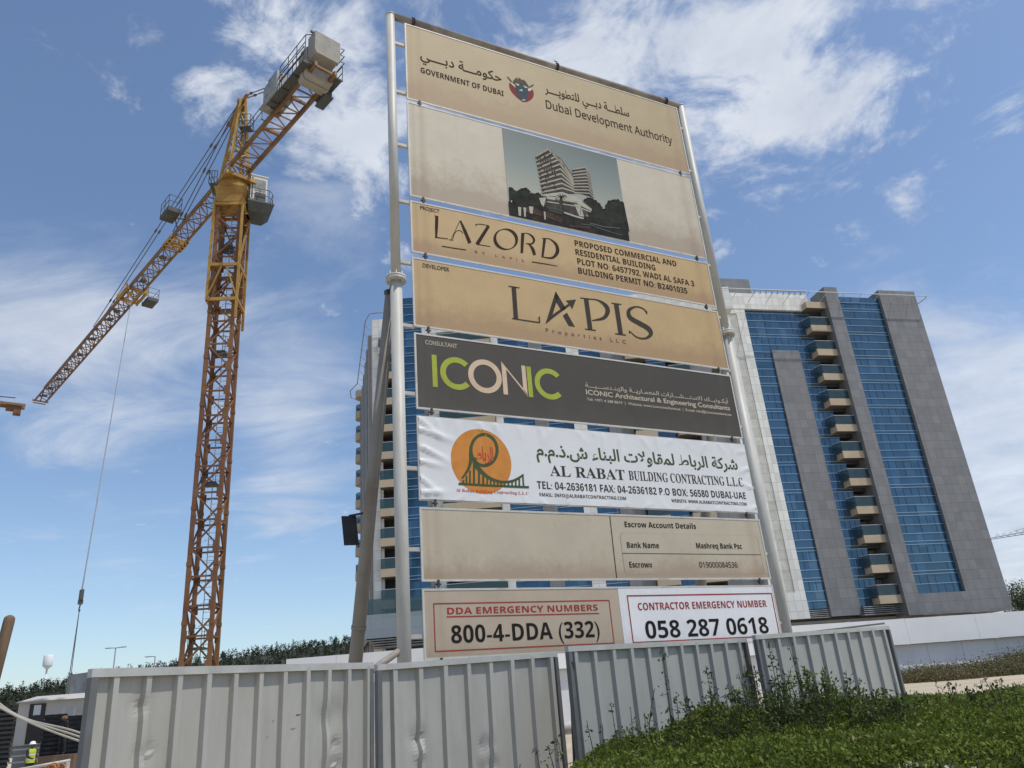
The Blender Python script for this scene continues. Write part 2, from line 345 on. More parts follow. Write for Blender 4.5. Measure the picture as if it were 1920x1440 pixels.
# ================================================================== GROUND
def smooth(a, b, x):
    t = min(1, max(0, (x - a) / (b - a))); return t * t * (3 - 2 * t)
def gz(x, y): return .85 * smooth(10, 24, y) * smooth(0, 8, x) + (.05 * math.sin(x * .9 + 1) * math.sin(y * .7) if y > 12 else 0)
g = MB(); xs = sorted(set([-3000, -1500, -700, -300, -150] + list(range(-90, 91, 3)) + [150, 300, 700, 1500, 3000])); ys = sorted(set([-400, -100, -30] + list(range(-9, 121, 3)) + [150, 200, 300, 500, 900, 1600, 3000]))
g.add([(x, y, gz(x, y) if abs(x) < 95 else (.85 if x > 0 and y > 20 else 0)) for y in ys for x in xs], [(j * len(xs) + i, j * len(xs) + i + 1, (j + 1) * len(xs) + i + 1, (j + 1) * len(xs) + i) for j in range(len(ys) - 1) for i in range(len(xs) - 1)])
struct(g.build('ground', 'ground', smooth=True))

# ================================================================== SIGNBOARD
SO = np.array([-1.566, 9.877, 0.]); SA = R(62.64)
SD = np.array([math.sin(SA), math.cos(SA), 0]); SN = np.array([math.cos(SA), -math.sin(SA), 0])     # along the board, out of its face
def P(s, z, n=0.): return SO + SD * s + SN * n + UPZ * z
def sbox(mb, s, n, z): return mb.box(SO, SD, SN, UPZ, s, n, z)
def SZ(px, py):
    """sign coordinates of a point measured in the photograph"""
    d = ray(px, py); t = ((SO - CAM) @ SN) / (d @ SN); p = CAM + d * t; return float((p - SO) @ SD), float(p[2])

board = thing('site_signboard', 'very tall white steel project signboard carrying eight stacked sign panels behind the corrugated fence', 'signboard', tuple(SO))
POLE = 6.18
for s0 in (0.0, POLE):
    mb = MB(); p = lambda z: P(s0, z)
    mb.tube([p(0), p(7.46)], .088, 20); mb.tube([p(7.54), p(12.69)], .074, 20)
    mb.tube([p(7.44), p(7.475)], .15, 20); mb.tube([p(7.48), p(7.515)], .15, 20)
    for k in range(8):
        a = 2 * math.pi * k / 8 + .2; q = p(7.40) + np.array([math.cos(a), math.sin(a), 0]) * .122; mb.tube([q, q + UPZ * .17], .011, 6)
    mb.tube([p(12.69), p(12.71)], .08, 20)
    mb.build('pole', 'steel_white', board, True)
mb = MB(); mb.tube([P(.07, 12.70), P(POLE - .07, 12.70)], .064, 16); mb.build('top_beam', 'steel_beam', board, True)
mb = MB()
for s0 in (.39, 3.25, 5.78):
    mb.tube([P(s0 + .085 * 0, 12.70, 0) + SN * .072 * math.cos(a) + UPZ * .078 * math.sin(a) for a in np.linspace(0, 6.2, 14)], .014, 5)
    mb.tube([P(s0 + .03, 12.70, 0) + SN * .074 * math.cos(a) + UPZ * .082 * math.sin(a) for a in np.linspace(0, 6.2, 14)], .012, 5)
mb.tube([P(3.25, 12.78), P(3.29, 12.83, .02), P(3.22, 12.82, .03)], .012, 5)
mb.build('wire_tie', 'tie_dark', board)
for z0 in (2.471, 3.538, 4.616, 5.69, 6.74, 7.79, 8.88, 9.955, 11.04, 12.09):      # short arms from the poles to the panels
    mb = MB(); mb.bar(P(.06, z0), P(.26, z0), .05, .05); mb.build('side_arm', 'steel_white', board)
    mb = MB(); mb.bar(P(6.02, z0), P(POLE - .05, z0), .05, .05); mb.build('side_arm', 'steel_white', board)
# raking struts behind, each with its bolted head
for s0 in (0.0, POLE):
    f = P(s0, 0, -3.15); t = P(s0, 7.38, -.26); u = (t - f) / np.linalg.norm(t - f)
    mb = MB(); mb.tube([f, f + (t - f) * .45, t], [.108, .098, .082], 18)
    if s0 == 0: mb.tube([f + u * 3.0, f + u * 3.05], .109, 18)
    mb.build('raking_strut', 'strut_paint', board, True)
    mb = MB(); mb.bar(t - u * .02, t + u * .05, .16); mb.bar(t, P(s0, 7.62, -.06), .05, .09); mb.build('strut_bracket', 'tie_dark', board)
mb = MB(); mb.tube([P(-.02, 2.34, .0), P(-.75, 1.92, .15)], .042, 12); mb.build('side_brace', 'steel_beam', board, True)
mb = MB(); mb.tube([P(-.4, 1.28, .35), P(POLE + 1, 1.34, .35)], .075, 14); mb.build('rear_rail', 'frame_white', board, True)
mb = MB(); mb.tube([P(-.4, .72, .35), P(POLE + 1, .78, .35)], .03, 10)
mb.build('rear_rail', 'frame_white', board, True)
# floodlight on the left strut
fl = MB(); c = atr(655, 996, 11.7); u = np.array([.30, -.95, 0]) ; u /= np.linalg.norm(u); w = np.cross(u, UPZ)
tl = np.array([.10, 0, -1.0]); tl /= np.linalg.norm(tl); uu = np.cross(w, tl)
fl.box(c, w, uu, tl, (-.10, .085), (-.05, .03), (-.20, .20)); fl.box(c, w, uu, tl, (-.115, .10), (.03, .045), (-.22, .22))
for k in range(6): fl.box(c, w, uu, tl, (-.09, .075), (-.075, -.05), (-.17 + k * .066, -.155 + k * .066))
flo = fl.build('floodlight', 'black_plastic', board); flo['label'] = 'black floodlight on the left strut'
mb = MB(); q = P(0, c[2] + .2, -3.15 + 2.89 * (c[2] + .2) / 7.38); mb.tube([c + UPZ * .17 - w * 0.02, c + UPZ * .23, q], .018, 6); mb.build('lamp_arm', 'black_plastic', flo)

# ---- lettering: text is turned into mesh and laid on the panel by its measured baseline and cap height
AR = {}
def _ar():
    two = {'ا': 0xFE8D, 'ة': 0xFE93, 'د': 0xFEA9, 'ذ': 0xFEAB, 'ر': 0xFEAD, 'و': 0xFEED, 'أ': 0xFE83, 'ﻻ': 0xFEFB}
    four = {'ب': 0xFE8F, 'ت': 0xFE95, 'ح': 0xFEA1, 'س': 0xFEB1, 'ش': 0xFEB5, 'ط': 0xFEC1, 'ع': 0xFEC9, 'ق': 0xFED5, 'ك': 0xFED9, 'ل': 0xFEDD, 'م': 0xFEE1, 'ن': 0xFEE5, 'ه': 0xFEE9, 'ي': 0xFEF1}
    for k, v in two.items(): AR[k] = (v, v + 1, None, None)
    for k, v in four.items(): AR[k] = (v, v + 1, v + 2, v + 3)
    AR['ء'] = (0xFE80, None, None, None); AR['ـ'] = (0x640, 0x640, 0x640, 0x640)
_ar()
def arabic(t):
    """joined letter forms in visual order"""
    t = t.replace('لا', 'ﻻ'); out = []
    for i, ch in enumerate(t):
        if ch not in AR: out.append(ch); continue
        pv = t[i - 1] if i else ' '; nx = t[i + 1] if i + 1 < len(t) else ' '
        jp = pv in AR and AR[pv][2] is not None and AR[ch][1] is not None; jn = AR[ch][2] is not None and nx in AR and AR[nx][1] is not None
        f = AR[ch]; out.append(chr(f[3] if jp and jn else f[1] if jp else f[2] if jn else f[0]))
    return ''.join(out[::-1])
def face(t, kind):
    if kind == 'gill': return t
    up, lo, di = dict(sans=(0x1D5A0, 0x1D5BA, 0x1D7E2), bold=(0x1D5D4, 0x1D5EE, 0x1D7EC), serif=(0x1D400, 0x1D41A, 0x1D7CE))[kind]
    return ''.join(chr(up + ord(c) - 65) if 'A' <= c <= 'Z' else chr(lo + ord(c) - 97) if 'a' <= c <= 'z' else chr(di + ord(c) - 48) if '0' <= c <= '9' else c for c in t)
def text_mesh(body, weight=0.0, spacing=1.0):
    c = bpy.data.curves.new('lettering', 'FONT'); c.body = body; c.size = 1; c.offset = weight; c.space_character = spacing; c.resolution_u = 4
    o = bpy.data.objects.new('lettering', c); COL.objects.link(o); bpy.context.view_layer.update()
    me = bpy.data.meshes.new_from_object(o.evaluated_get(bpy.context.evaluated_depsgraph_get()))
    V = np.array([v.co[:] for v in me.vertices]); F = [tuple(p.vertices) for p in me.polygons]
    bpy.data.objects.remove(o); bpy.data.curves.remove(c); bpy.data.meshes.remove(me); return V, F
_cap = {}
def capheight(kind):
    if kind not in _cap: _cap[kind] = text_mesh(face('H', kind))[0][:, 1].max()
    return _cap[kind]
SHEET = .036
def PN(s, z, n): return P(s, z, n(s, z) if callable(n) else n)
def lay(mb, V, F, s0, s1, zfun, n):
    """each line of text is a mesh of its own"""
    x0, x1 = V[:, 0].min(), V[:, 0].max(); ln = MB(); mb.lines = getattr(mb, 'lines', []) + [ln]
    ln.add([PN(s0 + (v[0] - x0) / (x1 - x0) * (s1 - s0), zfun(v[1]), n) for v in V], [f[::-1] for f in F])
def txt(mb, t, kind, s0, s1, zb, zc, w=0., n=SHEET + .003, sp=1.0):
    V, F = text_mesh(face(t, kind), w, sp); h = capheight(kind); lay(mb, V, F, s0, s1, lambda y: zb + y / h * (zc - zb), n)
def artxt(mb, t, s0, s1, z0, z1, w=.012, n=SHEET + .003):
    V, F = text_mesh(arabic(t), w); a, b = V[:, 1].min(), V[:, 1].max(); lay(mb, V, F, s0, s1, lambda y: z0 + (y - a) / (b - a) * (z1 - z0), n)
class PX:
    """flat print measured in the photograph (zoomed crop: origin and scale), laid on the sign plane"""
    def __init__(s, x, y, k): s.x, s.y, s.k = x, y, k
    def poly(s, mb, pts, n=SHEET + .003):
        q = [PN(*SZ(s.x + s.k * a, s.y + s.k * b), n) for a, b in pts]; mb.add(q, [list(range(len(q)))]); return s
    def ribbon(s, mb, pts, w, n=SHEET + .003):
        pts = [np.array(p, float) for p in pts]; k = len(pts); ws = w if hasattr(w, '__len__') else [w] * k; L, Rr = [], []
        for i, p in enumerate(pts):
            d = pts[min(i + 1, k - 1)] - pts[max(i - 1, 0)]; d /= np.linalg.norm(d); q = np.array([-d[1], d[0]]) * ws[i] / 2; L.append(p + q); Rr.append(p - q)
        for i in range(k - 1): s.poly(mb, [L[i], L[i + 1], Rr[i + 1], Rr[i]], n)
        return s
def spl(pts, n=6):
    """catmull-rom through points"""
    p = [np.array(q, float) for q in pts]; p = [2 * p[0] - p[1]] + p + [2 * p[-1] - p[-2]]; out = []
    for i in range(1, len(p) - 2):
        for k in range(n):
            t = k / n; a, b, c, d = p[i - 1], p[i], p[i + 1], p[i + 2]
            out.append(.5 * (2 * b + (c - a) * t + (2 * a - 5 * b + 4 * c - d) * t * t + (3 * b - a - 3 * c + d) * t ** 3))
    out.append(p[-2]); return out
def wspl(w, k): return list(np.interp(np.linspace(0, len(w) - 1, k), range(len(w)), w))
def arc(c, r0, r1, a0, a1, mb, n=SHEET + .003, k=40, rz=1.0):
    A = np.linspace(a0, a1, k)
    for i in range(k - 1):
        mb.add([P(c[0] + r * math.cos(a), c[1] + rz * r * math.sin(a), n) for r, a in ((r0, A[i]), (r1, A[i]), (r1, A[i + 1]), (r0, A[i + 1]))], [(0, 1, 2, 3)])

def panel(z0, z1, m, label, s0=.24, s1=6.04, frame=True):
    mb = MB(); o = P(0, 0); a, b = s0 + .025, s1 - .025; c, d = z0 + .025, z1 - .025
    mb.add([P(a, c, SHEET), P(b, c, SHEET), P(b, d, SHEET), P(a, d, SHEET)], [(0, 1, 2, 3)], [[(0, 0), (1, 0), (1, 1), (0, 1)]])
    mb.add([P(a, c, .022), P(b, c, .022), P(b, d, .022), P(a, d, .022)], [(3, 2, 1, 0)], [[(0, 0), (1, 0), (1, 1), (0, 1)]])
    pn = mb.build('sign_panel', m, board); pn['label'] = label
    fr = MB()
    for s in ((s0, s0 + .025), (s1 - .025, s1)): sbox(fr, s, (.016, .043), (z0, z1))
    for z in ((z0, z0 + .025), (z1 - .025, z1)): sbox(fr, (s0 + .025, s1 - .025), (.016, .041), z)
    for s in np.linspace(s0 + .6, s1 - .6, 7): sbox(fr, (s - .008, s + .008), (.041, .047), (z0 + .004, z0 + .02))
    fr.build('frame', 'frame_white', pn)
    hg = MB()
    for s in (.46, 5.80): sbox(hg, (s - .016, s + .016), (.018, .05), (z0 - .075, z0 + .02)); sbox(hg, (s - .04, s + .04), (.018, .034), (z0 - .045, z0 - .025))
    hg.build('hanger', 'tie_dark', pn)
    return pn
def put(mb, m, pn, name='lettering'):
    for ln in getattr(mb, 'lines', []): ln.build('lettering', m, pn)
    return mb.build(name if name != 'lettering' else 'logo', m, pn) if mb.f else None

# panel 1: government heading
pn = panel(10.92, 12.585, 'vinyl_tan_dull', 'tan heading panel with government and authority names and a crest')
L = MB(); txt(L, 'GOVERNMENT OF DUBAI', 'bold', .503, 2.055, 11.565, 11.685, 0)
artxt(L, 'حكومـــة دبــــي', .505, 2.04, 11.76, 12.10, .012)
txt(L, 'Dubai Development Authority', 'sans', 2.91, 5.745, 11.575, 11.765, .008)
artxt(L, 'سلطـــة دبـــي للتطويــــر', 2.925, 4.785, 11.84, 12.16, .012); put(L, 'ink_brown', pn)
E_ = PX(920, 120, 110 / 1584); C0 = MB(); 
E_.poly(C0, spl([(480, 545), (478, 640), (530, 770), (640, 900), (760, 1000), (860, 1062), (985, 1045), (1080, 985), (1135, 900), (1130, 790), (1085, 725), (1000, 790), (800, 700), (640, 690), (540, 600)], 3), SHEET + .003); cr_ = put(C0, 'ink_crimson', pn, 'crest')
C1 = MB(); E_.poly(C1, spl([(640, 580), (655, 720), (700, 880), (800, 1000), (920, 1010), (985, 900), (990, 720), (930, 640), (800, 570)], 3), SHEET + .005)
put(C1, 'ink_navy', pn, 'crest')
C2 = MB(); E_.poly(C2, [(560, 535), (600, 470), (680, 405), (700, 440), (715, 460), (735, 405), (790, 450), (815, 480), (860, 465), (920, 520), (985, 620), (1010, 660), (960, 690), (840, 600), (760, 580), (640, 590)], SHEET + .007)
E_.ribbon(C2, [(425, 385), (470, 430), (545, 530)], 22, SHEET + .007); E_.ribbon(C2, [(1010, 665), (1060, 640), (1135, 600)], 26, SHEET + .007); put(C2, 'ink_falcon', pn, 'crest')
C3 = MB(); E_.poly(C3, [(505, 525), (555, 555), (640, 640), (630, 665), (560, 620)], SHEET + .009); E_.poly(C3, [(975, 705), (1060, 700), (1085, 730), (1040, 780), (980, 775)], SHEET + .009)
E_.poly(C3, [(630, 570), (740, 590), (735, 635), (690, 625)], SHEET + .009); E_.poly(C3, [(835, 620), (960, 670), (960, 700), (900, 690)], SHEET + .009); E_.poly(C3, [(730, 755), (820, 720), (830, 785)], SHEET + .009); E_.poly(C3, [(810, 1005), (920, 1005), (880, 1035), (830, 1030)], SHEET + .009)
put(C3, 'ink_white', pn, 'crest')

# panel 2: picture of the planned building between blank margins
pn = panel(8.995, 10.862, 'vinyl_beige', 'pale weathered panel with a picture of a twin building')
I_ = PX(930, 220, 260 / 1498)
def pic(polys, m, n, rib=()):
    mb = MB()
    for p in polys: I_.poly(mb, p, SHEET + n)
    for p, w in rib: I_.ribbon(mb, p, w, SHEET + n)
    return mb.build('picture', m, pn)
mb = MB(); mb.add([P(1.956, 9.02, SHEET + .003), P(4.31, 9.02, SHEET + .003), P(4.31, 10.837, SHEET + .003), P(1.956, 10.837, SHEET + .003)], [(0, 1, 2, 3)], [[(0, 0), (1, 0), (1, 1), (0, 1)]])
bpy_sky = mat('print_gradient', (.13, .17, .16), .5, .1, 5); n_ = bpy_sky.node_tree.nodes; l_ = bpy_sky.node_tree.links; b_ = n_['Principled BSDF']
uvn = n_.new('ShaderNodeUVMap'); sxn = n_.new('ShaderNodeSeparateXYZ'); l_.new(uvn.outputs[0], sxn.inputs[0]); rpn = n_.new('ShaderNodeValToRGB'); l_.new(sxn.outputs[1], rpn.inputs[0])
rpn.color_ramp.elements[0].position = .3; rpn.color_ramp.elements[0].color = (.33, .33, .27, 1); rpn.color_ramp.elements[1].position = .95; rpn.color_ramp.elements[1].color = (.115, .145, .135, 1)
e_ = rpn.color_ramp.elements.new(.62); e_.color = (.19, .23, .21, 1); l_.new(rpn.outputs[0], b_.inputs['Base Color'])   # the printed picture's own dusk sky
mb.build('picture', 'print_gradient', pn)
pic([[(808, 575), (950, 550), (1000, 612), (1045, 885), (830, 820)]], 'print_shade', .005)
pic([[(412, 435), (545, 355), (580, 370), (640, 430), (690, 460), (815, 640), (840, 840), (490, 850)]], 'print_shade', .006)
rib = []
for i in range(10):
    cx, cy = [(560, 360), (600, 398), (640, 440)][i] if i < 3 else (680 + 5 * (i - 3), 468 + 52 * (i - 3))
    lx, ly = 414 + 7 * i, 438 + 43 * i
    rib.append(([(lx, ly), (cx - 5, cy)], 17)); rib.append(([(cx - 5, cy), (816 + 2 * i, 612 + 23 * i) if i > 2 else (cx + 90, cy + 108)], 15))
for i in range(9): rib.append(([(809 + 3 * i, 580 + 31 * i), (950 + 6 * i, 556 + 35 * i)], 12)); rib.append(([(950 + 6 * i, 556 + 35 * i), (1000 + 6 * i, 625 + 32 * i)], 9))
pic([], 'print_lines', .008, rib)
win = []
for i in range(9):
    for k in range(7):
        if random.random() < .45:
            lx, ly = 424 + 7 * i, 462 + 43 * i; cx, cy = (600 + 8 * i, 400 + 46 * i); t = k / 7 + .03; x, y = lx + (cx - lx) * t, ly + (cy - ly) * t; win.append([(x, y), (x + 17, y - 4), (x + 18, y + 12), (x + 1, y + 16)])
pic(win, 'print_brown', .0095)
pic([[(125, 770), (160, 775), (190, 810), (215, 820), (240, 795), (285, 788), (310, 775), (335, 800), (360, 835), (395, 845), (430, 835), (460, 850), (500, 875), (540, 1010), (135, 940)]], 'print_tree', .011)
pic([[(940, 905), (975, 880), (1010, 890), (1060, 915), (1100, 950), (1135, 1000), (1160, 1022), (1178, 955), (1205, 920), (1240, 912), (1290, 905), (1330, 925), (1365, 935), (1428, 1250), (1000, 1140)]], 'print_tree', .011)
tufts = []
for pl in ([(125, 775), (160, 778), (190, 812), (215, 822), (240, 797), (285, 790), (310, 778), (335, 802), (360, 837), (395, 847), (430, 837), (460, 852), (500, 877)], [(940, 910), (975, 885), (1010, 892), (1060, 917), (1100, 952), (1135, 1002), (1160, 1022), (1178, 957), (1205, 922), (1240, 914), (1290, 907), (1330, 927), (1362, 937)]):
    for (xa, ya), (xb, yb) in zip(pl[:-1], pl[1:]):
        for k in range(7):
            t = random.random(); x, y, r_ = xa + (xb - xa) * t + random.uniform(-4, 4), ya + (yb - ya) * t + random.uniform(-6, 8), random.uniform(4, 11)
            if x < 134 or x > 1352: continue
            tufts.append([(x + r_ * random.uniform(.6, 1.2) * math.cos(a), y + r_ * random.uniform(.6, 1.2) * math.sin(a)) for a in np.linspace(0, 5.4, 7)])
for i_, tf in enumerate((tufts[:80], tufts[80:])): pic(tf, 'print_tree', .0112 + .0003 * i_)
pic([], 'print_tree', .0175, [([(705, 1010), (700, 900), (690, 875)], 7)] + [([(690, 878), (690 + 42 * math.cos(a), 868 + 26 * math.sin(a)), (690 + 62 * math.cos(a), 892 + 30 * math.sin(a))], [9, 8, 2]) for a in np.linspace(0, 6, 8)])
pic([], 'print_shade', .0178, [([(600 + 60 * k, 955 + 9 * k), (598 + 60 * k, 1010 + 12 * k)], 5) for k in range(6)] + [([(1180 + 30 * k, 1230 + 8 * k), (1260 + 30 * k, 1246 + 9 * k)], 4) for k in range(5)])
gx = [SZ(930 + 260 / 1498 * a, 220 + 260 / 1498 * b) for a, b in ((540, 985), (960, 1085), (1420, 1180))]
mb = MB(); mb.add([P(1.956, SZ(930 + .17356 * 135, 220 + .17356 * 925)[1], SHEET + .013), P(1.956, 9.02, SHEET + .013), P(4.31, 9.02, SHEET + .013), P(4.31, gx[2][1], SHEET + .013), P(gx[1][0], gx[1][1], SHEET + .013), P(gx[0][0], gx[0][1], SHEET + .013)], [(0, 1, 2, 3, 4, 5)]); mb.build('picture', 'print_dark', pn)
pic([[(520, 890), (960, 930), (1010, 1020), (930, 1100), (540, 1000)]], 'print_shade', .0145)
pic([[(485, 850), (700, 825), (845, 875), (1020, 1010), (1015, 1030), (850, 925), (640, 910), (625, 870), (525, 872)], [(525, 872), (625, 880), (628, 912), (540, 900)], [(830, 955), (895, 965), (935, 1090), (885, 1085)], [(450, 890), (525, 885), (500, 985), (475, 960)]], 'print_pale', .016, [([(540, 930), (835, 975), (1010, 1040)], 10), ([(640, 905), (850, 935), (1000, 1020)], 12), ([(720, 1045), (850, 1090), (930, 1110)], 16)])
pic([], 'print_brown', .0163, [([(690, 870), (680, 960)], 30), ([(300, 1010), (500, 1060), (700, 1130)], 60), ([(780, 1190), (1000, 1210)], 26)])
pic([[(222, 985), (258, 992), (255, 1085), (230, 1080)], [(280, 990), (310, 998), (305, 1095), (290, 1090)], [(340, 980), (388, 985), (380, 1060), (352, 1055)], [(500, 1035), (518, 1040), (522, 1125), (508, 1120)], [(145, 915), (160, 918), (158, 938), (146, 935)]], 'print_pale', .0168)
pic([], 'print_sky', .017, [([(1000, 1160), (1150, 1200), (1330, 1215)], 7), ([(1040, 1195), (1200, 1250), (1350, 1290)], 5), ([(900, 1170), (1050, 1185)], 5), ([(560, 1020), (700, 1060)], 5)])

# panel 3: project name
pn = panel(7.98, 8.91, 'vinyl_tan', 'tan panel with the project name in thin lettering')
l_px = PX(800, 380, 560 / 1920); L = MB()
txt(L, 'PROPOSED COMMERCIAL AND', 'bold', 3.157, 5.283, 8.690, 8.805, 0); txt(L, 'RESIDENTIAL BUILDING', 'bold', 3.15, 4.789, 8.513, 8.628, 0)
txt(L, 'PLOT NO: 6457792, WADI AL SAFA 3', 'bold', 3.163, 5.613, 8.335, 8.45, 0); txt(L, 'BUILDING PERMIT NO: B2401035', 'bold', 3.158, 5.42, 8.153, 8.268, 0)
for pts, w in (([(60, 95), (58, 160), (56, 232)], [20, 20, 12]), ([(45, 92), (66, 97)], 5), ([(48, 230), (90, 236), (132, 241)], [8, 5, 5]),
               ([(207, 128), (150, 247)], 4), ([(211, 124), (240, 190), (272, 268)], [10, 20, 22]), ([(138, 246), (165, 250)], 4), (spl([(162, 248), (172, 210), (192, 188), (215, 190), (228, 206)], 4), 4),
               ([(308, 147), (340, 146), (395, 156)], [4, 5, 4]), ([(392, 158), (318, 275)], [20, 24]), ([(312, 274), (402, 290)], 5), ([(308, 147), (314, 158)], 4),
               (spl([(605, 332), (608, 270), (612, 203)], 3), [16, 17, 18, 19, 20, 20, 20]), (spl([(605, 205), (640, 205), (670, 222), (684, 250), (668, 272), (630, 270)], 4), wspl([4, 5, 12, 15, 10, 4], 21)), (spl([(648, 272), (672, 300), (688, 345)], 3), [6, 10, 14, 18, 20, 20, 16]),
               ([(752, 236), (738, 355)], [18, 14]), (spl([(735, 236), (785, 242), (826, 278), (833, 325), (800, 362), (730, 356)], 5), wspl([4, 6, 18, 24, 14, 4], 26)),
               ([(92, 288), (165, 300), (248, 312)], 6), ([(670, 388), (760, 402), (835, 415)], [7, 6, 3])):
    l_px.ribbon(L, pts, w)
cO = (1.6715, 8.458)
pts = [(502 + 70 * math.cos(a) - 5 * math.sin(a), 243 + 64 * math.sin(a) + 10 * math.cos(a)) for a in np.linspace(0, 2 * math.pi, 49)]; l_px.ribbon(L, pts, [5 + 15 * abs(math.cos(a + .5)) ** 1.5 for a in np.linspace(0, 2 * math.pi, 49)])
put(L, 'ink_brown', pn)
L = MB(); txt(L, 'PROJECT', 'gill', .403, .722, 8.78, 8.845, .012); put(L, 'ink_gray', pn)
L = MB(); txt(L, 'BY LAPIS', 'gill', 1.285, 2.141, 8.172, 8.215, .01, sp=2.6); put(L, 'ink_faint', pn)

# panel 4: developer
pn = panel(6.735, 7.893, 'vinyl_tan', 'tan panel with the developer name in large serif lettering')
L = MB()
for pts in ([(822, 576), (756, 789), (802, 728), (822, 662), (840, 615)], [(822, 576), (889, 688), (862, 706), (812, 622)], [(868, 733), (894, 713), (946, 806), (906, 799)], [(756, 789), (806, 724), (905, 655), (914, 668), (818, 738)], [(886, 637), (953, 629), (928, 692), (914, 668), (905, 655)]): l_px.poly(L, pts)
for pts, w in (([(520, 544), (590, 555)], 7), ([(553, 548), (567, 755)], 28), ([(543, 751), (630, 765), (720, 778)], [8, 8, 9]), ([(703, 760), (717, 738), (719, 778)], [2, 9, 9]),
               ([(980, 619), (1035, 626)], 7), ([(1017, 622), (1044, 823)], 29), ([(1010, 819), (1080, 828)], 8), (spl([(1030, 626), (1090, 633), (1140, 665), (1156, 705), (1130, 748), (1056, 765)], 5), wspl([8, 9, 24, 30, 22, 7], 26)),
               ([(1180, 652), (1244, 661)], 7), ([(1210, 656), (1240, 853)], 29), ([(1204, 849), (1274, 858)], 8),
               (spl([(1409, 722), (1385, 689), (1335, 676), (1292, 700), (1300, 745), (1360, 782), (1415, 815), (1433, 850), (1400, 878), (1345, 872), (1294, 830)], 5), wspl([7, 9, 10, 24, 28, 31, 31, 26, 14, 9, 6], 51)), ([(1409, 722), (1404, 700)], 6), ([(1294, 830), (1298, 848)], 6)):
    l_px.ribbon(L, pts, w)
put(L, 'ink_gray', pn)
L = MB(); txt(L, 'DEVELOPER', 'gill', .407, .836, 7.745, 7.812, .012); put(L, 'ink_gray', pn)
L = MB(); txt(L, 'Properties LLC', 'gill', 2.413, 3.916, 6.955, 7.02, .02, sp=2.1); put(L, 'ink_faint', pn)

# panel 5: consultant
pn = panel(5.465, 6.632, 'vinyl_charcoal', 'dark brown panel with big green and cream lettering')
L = MB()
for s0, s1 in ((.492, .567), (2.008, 2.083)): L.add([P(s0, 5.815, SHEET + .003), P(s1, 5.815, SHEET + .003), P(s1, 6.315, SHEET + .003), P(s0, 6.315, SHEET + .003)], [(0, 1, 2, 3)])
arc((.868, 6.062), .17, .256, R(44), R(318), L); arc((2.385, 6.066), .17, .256, R(42), R(318), L); put(L, 'ink_lime', pn)
L = MB(); arc((1.312, 6.07), .185, .268, 0, 2 * math.pi, L, k=64)
for q in ([(1.592, 5.815), (1.665, 5.815), (1.665, 6.22), (1.592, 6.345)], [(1.592, 6.345), (1.665, 6.22), (1.925, 5.90), (1.992, 5.80), (1.992, 5.86)], [(1.925, 5.895), (1.992, 5.80), (1.992, 6.32), (1.925, 6.32)]): L.add([P(a, b, SHEET + .003) for a, b in q], [list(range(len(q)))])
put(L, 'ink_cream', pn)
L = MB(); txt(L, 'ICONIC Architectural & Engineering Consultants', 'gill', 3.02, 5.88, 5.963, 6.042, .022)
artxt(L, 'أيكـونيــك للاستـــشـــارات المعمـاريــة والهنـدســـيـــة', 3.02, 5.875, 6.062, 6.185, .012)
txt(L, 'Tel: +971 4 288 8019  |  Website: www.iconconsultants.ae  |  E-mail: info@iconconsultants.ae', 'gill', 3.02, 5.885, 5.862, 5.905, .018); put(L, 'ink_pale', pn)
L = MB(); txt(L, 'CONSULTANT', 'gill', .403, .895, 6.467, 6.533, .012); put(L, 'ink_pale', pn)

# panel 6: contractor's white banner, creased towards its lacing
pn = panel(4.178, 5.365, 'vinyl_white', 'white creased banner with an orange bridge logo and green lettering')
bn = MB(); nu, nv = 150, 36; a, b, c, d = .262, 6.024, 4.192, 5.352
def crease(u, v):
    x, z = u * 5.76, v * 1.16; w = 0
    for (cx, cz, ang, ln, am, wd) in CR_: 
        dx, dz = x - cx, z - cz; t = dx * math.cos(ang) + dz * math.sin(ang); q = -dx * math.sin(ang) + dz * math.cos(ang)
        if 0 < t < ln: w += am * (1 - t / ln) * math.exp(-(q / (wd * (.4 + t / ln))) ** 2)
    return w + .003 * (1 + math.sin(x * 5 + 3 * z)) * math.exp(-min(z, 1.16 - z) / .12)
CR_ = []
for cx in np.arange(.25, 5.7, .31): CR_.append((cx + random.uniform(-.08, .08), 1.16, -math.pi / 2 + random.uniform(-.75, .95), random.uniform(.15, .38), random.uniform(.012, .03), random.uniform(.02, .04)))
for cx in np.arange(.15, 5.7, .34): CR_.append((cx + random.uniform(-.08, .08), 0, math.pi / 2 + random.uniform(-1.1, 1.1), random.uniform(.1, .26), random.uniform(.010, .024), random.uniform(.018, .04)))
for cz in (.08, .3, .52, .74, .98, 1.14): CR_.append((0, cz, random.uniform(-.75, .3), random.uniform(.35, .7), random.uniform(.022, .042), random.uniform(.025, .045)))
for cz in (.1, .4, .75, 1.05): CR_.append((5.76, cz, math.pi + random.uniform(-.6, .6), random.uniform(.2, .4), random.uniform(.016, .03), .035))
vs, fs = [], []
for j in range(nv + 1):
    for i in range(nu + 1): vs.append(P(a + (b - a) * i / nu, c + (d - c) * j / nv, .044 + crease(i / nu, j / nv)))
for j in range(nv):
    for i in range(nu): q = j * (nu + 1) + i; fs.append((q, q + 1, q + nu + 2, q + nu + 1))
bn.add(vs, fs); bn.build('banner', 'banner_white', pn, True)
BS = lambda s, z: .0465 + crease((s - .262) / 5.762, (z - 4.192) / 1.16)
def BL(k): return lambda s, z: BS(s, z) + k
L = MB(); artxt(L, 'شركة الرباط لمقاولات البناء ش.ذ.م.م', 2.04, 5.795, 4.80, 5.10, .022, BS)
arq = PX(780, 780, .125)
put(L, 'ink_green', pn)
